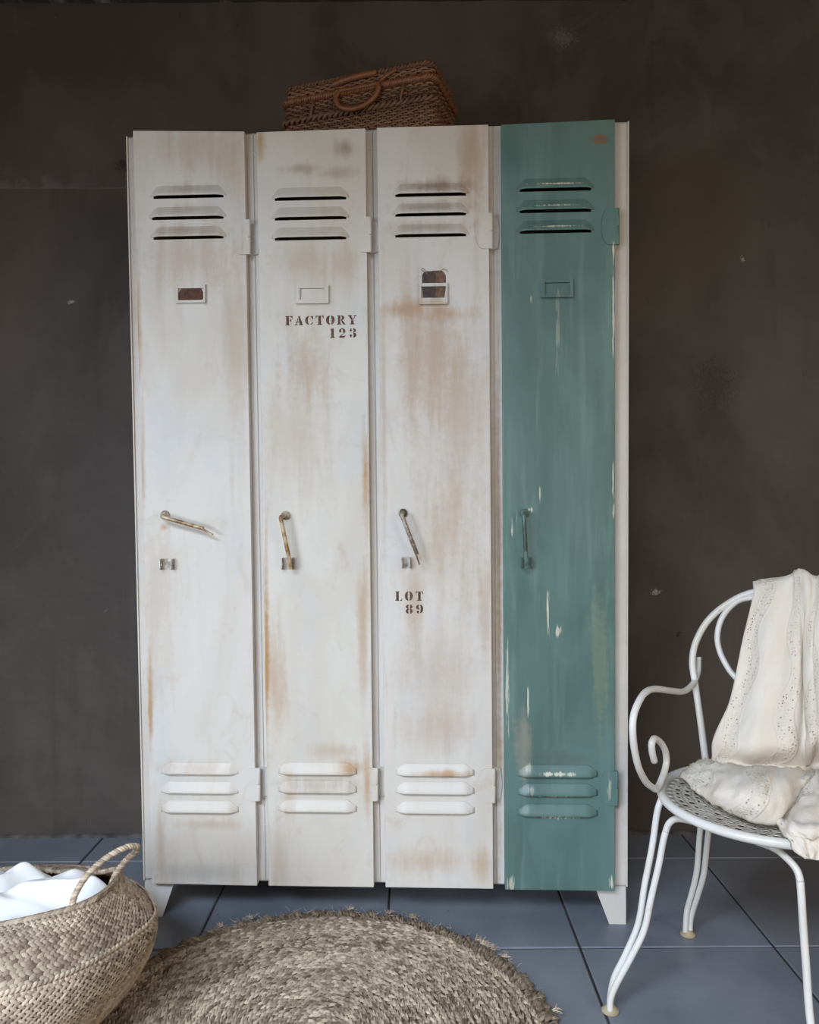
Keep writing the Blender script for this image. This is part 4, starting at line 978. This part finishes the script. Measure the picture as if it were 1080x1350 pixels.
cross_rod(F3, [pol(0.184, 95, 0.374), pol(0.168, 89, 0.388), pol(0.14, 70, 0.393), pol(0.135, 45, 0.394), pol(0.14, 18, 0.393), pol(0.168, -2, 0.388), pol(0.184, -8, 0.374)], F4)

# ------------------------------------------------------------------ cream blanket thrown over the chair
BL= [[(0.7574,1.6725,0.5919),(0.7765,1.6575,0.5952),(0.8,1.6392,0.5993),(0.8207,1.623,0.6029),(0.8298,1.6159,0.6045),(0.8432,1.6054,0.6069),(0.8543,1.5968,0.6088),(0.8696,1.5848,0.6115),(0.8911,1.568,0.6152)], [(0.7507,1.6866,0.7373),(0.7761,1.6668,0.74),(0.8055,1.6438,0.7431),(0.8182,1.6338,0.7445),(0.8296,1.6249,0.7457),(0.842,1.6152,0.747),(0.8554,1.6048,0.7484),(0.8719,1.5919,0.7502),(0.8945,1.5742,0.7526)], [(0.7404,1.6743,0.8014),(0.7668,1.6537,0.8099),(0.796,1.6309,0.8184),(0.8075,1.6219,0.8287),(0.8188,1.613,0.831),(0.8345,1.6008,0.8211),(0.8467,1.5913,0.8235),(0.863,1.5785,0.8262),(0.8865,1.5602,0.8187)], [(0.732,1.6555,0.8083),(0.7582,1.6351,0.8166),(0.7871,1.6125,0.8234),(0.7984,1.6036,0.8351),(0.8096,1.5949,0.8359),(0.8251,1.5828,0.826),(0.8371,1.5734,0.8284),(0.8533,1.5608,0.831),(0.8765,1.5426,0.8236)], [(0.7245,1.6385,0.786),(0.7504,1.6183,0.7898),(0.7799,1.5978,0.7936),(0.7922,1.5881,0.7962),(0.8017,1.5732,0.7979),(0.8187,1.5675,0.7984),(0.8285,1.5572,0.801),(0.8445,1.5447,0.8024),(0.8675,1.5268,0.7968)], [(0.6959,1.6279,0.6823),(0.7209,1.6058,0.683),(0.7497,1.577,0.6835),(0.7787,1.5581,0.6869),(0.7941,1.5613,0.6847),(0.7955,1.5374,0.6952),(0.8131,1.5338,0.6987),(0.8319,1.5216,0.7008),(0.8546,1.5039,0.7039)], [(0.6639,1.6085,0.5725),(0.6885,1.5855,0.5688),(0.7167,1.5558,0.5733),(0.7539,1.5293,0.577),(0.7836,1.5378,0.5776),(0.7815,1.5077,0.5928),(0.7931,1.4961,0.5957),(0.8149,1.4905,0.597),(0.8371,1.4731,0.6013)], [(0.6259,1.6001,0.4963),(0.6523,1.5731,0.495),(0.6896,1.5363,0.5001),(0.7296,1.5102,0.5065),(0.772,1.5151,0.5048),(0.7676,1.478,0.5251),(0.7789,1.4666,0.5314),(0.8004,1.4638,0.5321),(0.8222,1.4467,0.5372)], [(0.6237,1.6067,0.447),(0.6466,1.5858,0.446),(0.6835,1.5743,0.445),(0.7232,1.5601,0.445),(0.7659,1.5446,0.447),(0.7968,1.5518,0.452),(0.8011,1.5281,0.46),(0.8352,1.5275,0.46),(0.8678,1.5269,0.46)], [(0.5942,1.5827,0.452),(0.591,1.4962,0.472),(0.6162,1.452,0.484),(0.6518,1.4273,0.488),(0.6931,1.4202,0.486),(0.738,1.4264,0.478),(0.7456,1.4144,0.478),(0.7717,1.4139,0.478),(0.8033,1.4134,0.478)], [(0.5707,1.5864,0.44),(0.57,1.4836,0.456),(0.5675,1.3787,0.474),(0.5966,1.3349,0.482),(0.6372,1.338,0.478),(0.701,1.3944,0.462),(0.7098,1.3565,0.468),(0.7348,1.3437,0.47),(0.7635,1.3433,0.47)], [(0.5472,1.5636,0.431),(0.547,1.4688,0.431),(0.556,1.4077,0.433),(0.5835,1.3442,0.435),(0.62,1.3236,0.434),(0.6639,1.3605,0.44),(0.6659,1.317,0.452),(0.7073,1.2959,0.45),(0.7363,1.2955,0.45)], [(0.5691,1.5733,0.429),(0.5752,1.4934,0.429),(0.5845,1.4406,0.43),(0.6076,1.384,0.431),(0.6332,1.3633,0.431),(0.6297,1.3061,0.436),(0.639,1.2711,0.443),(0.6889,1.2598,0.44),(0.7159,1.2595,0.44)], [(0.5872,1.5642,0.429),(0.5976,1.5092,0.429),(0.608,1.4667,0.43),(0.6254,1.4118,0.431),(0.6443,1.3699,0.431),(0.6234,1.2749,0.4277),(0.648,1.2668,0.4285),(0.6819,1.2651,0.4278),(0.7222,1.2707,0.4264)], [(0.5961,1.5554,0.429),(0.6064,1.5091,0.429),(0.6152,1.4666,0.43),(0.6313,1.4189,0.431),(0.6497,1.3698,0.431),(0.6339,1.256,0.4098),(0.6437,1.2513,0.4033),(0.6718,1.251,0.402),(0.7136,1.2556,0.4046)]]
A = np.array(BL)
def dens(A, n):
    return np.array(catmull(list(A), n))
Bd = dens(A, 9); Bd = dens(Bd.transpose(1, 0, 2), 10).transpose(1, 0, 2)
nr, nc = Bd.shape[:2]
dvv = np.gradient(Bd, axis=0); duu = np.gradient(Bd, axis=1); nrm = np.cross(duu, dvv); nrm /= np.linalg.norm(nrm, axis=2, keepdims=True) + 1e-9
vv, uu = np.meshgrid(np.linspace(0, 1, nr), np.linspace(0, 1, nc), indexing='ij')
hang = np.clip((vv - 0.22) / 0.15, 0, 1) * np.clip((0.60 - vv) / 0.1, 0, 1)
ple = 0.0035 * np.sin(uu * 34 + 2.2 * np.sin(vv * 6)) + 0.003 * np.sin(uu * 19 - vv * 7 + 1)
seatw = np.clip((vv - 0.56) / 0.06, 0, 1)
cr = np.zeros_like(uu)
for k in range(14):
    fx, fy, ph = rng.normal(0, 34), rng.normal(0, 62), rng.random() * 6.28
    cr += np.sin(uu * fx + vv * fy + ph)
crs = np.zeros_like(uu)
for k in range(16):
    fx, fy, ph = rng.normal(0, 20), rng.normal(0, 36), rng.random() * 6.28
    crs += (1 - np.abs(np.sin(uu * fx + vv * fy + ph + 0.6 * np.sin(uu * 9 + k)))) ** 4
dsp = hang * ple + seatw * (cr * 0.0004 + crs * 0.0016) + hang * crs * 0.0005 + 0.0003 * cr
Bd = Bd - nrm * dsp[..., None]
rad = np.hypot(Bd[..., 0] - CX, Bd[..., 1] - CY)
Bd[..., 2] = np.where((vv > 0.5) & (rad < 0.2035), np.maximum(Bd[..., 2], 0.4290), Bd[..., 2])
def blanket_mat():
    m = NT('cream_openwork_cotton', 0.9, 0, 0.15); uv = m.uv(); x, y, _ = m.sep(uv)
    # x: 0..1 across, y: metres along the cloth
    c = m.mix(m.step(m.noise(m.mapped(uv, (8, 6, 1)), 1, 4), 0.35, 0.7), (0.74, 0.66, 0.565), (0.80, 0.745, 0.665))
    # wavy bands of openwork
    wav = m.math('MULTIPLY', m.math('SINE', m.math('MULTIPLY', y, 38.0)), 0.030)
    ph = m.math('FRACT', m.math('ADD', m.math('MULTIPLY', m.math('ADD', x, wav), 3.6), 0.18))
    d = m.math('ABSOLUTE', m.math('SUBTRACT', ph, 0.5))
    band = m.step(d, 0.17, 0.14)
    dots = m.voro(m.mapped(uv, (0.30 * 190, 190 * 0.8, 1)), 1.0, rnd=0.45)
    hole = m.math('MULTIPLY', m.step(dots, 0.25, 0.19), band)
    hole = m.math('MULTIPLY', hole, m.step(d, 0.03, 0.055))
    edge = m.math('MULTIPLY', m.step(d, 0.21, 0.18), m.step(d, 0.14, 0.17))
    m.color(c)
    m.put(m.b.inputs['Alpha'], m.math('SUBTRACT', 1.0, m.math('MULTIPLY', hole, 0.9)))
    fine = m.noise(m.mapped(uv, (160, 420, 1)), 1.0, 3)
    h = m.math('ADD', m.math('MULTIPLY', edge, 0.8), m.math('ADD', fine, m.math('MULTIPLY', m.step(dots, 0.5, 0.2), m.math('MULTIPLY', band, 0.8))))
    m.bump(h, 0.5, 0.0022)
    return m.m
M_BLANKET = blanket_mat()
q = MB(); q.grid([[tuple(p) for p in row] for row in Bd])
bl = q.build('blanket', M_BLANKET, None, angle=180)
me = bl.data; uvl = me.uv_layers.new(name='UVMap')
ln = np.concatenate([[0], np.cumsum(np.linalg.norm(np.diff(Bd[:, nc // 3], axis=0), axis=1))])
idx = np.array([l.vertex_index for l in me.loops]); uvs = np.stack([uu.ravel()[idx], ln[idx // nc]], 1).astype(np.float32)
uvl.data.foreach_set('uv', uvs.ravel())
md = bl.modifiers.new('solidify', 'SOLIDIFY'); md.thickness = 0.0020; md.offset = 0.0
setp(bl, 'cream openwork cotton blanket draped over the back and seat of the white chair', 'blanket')
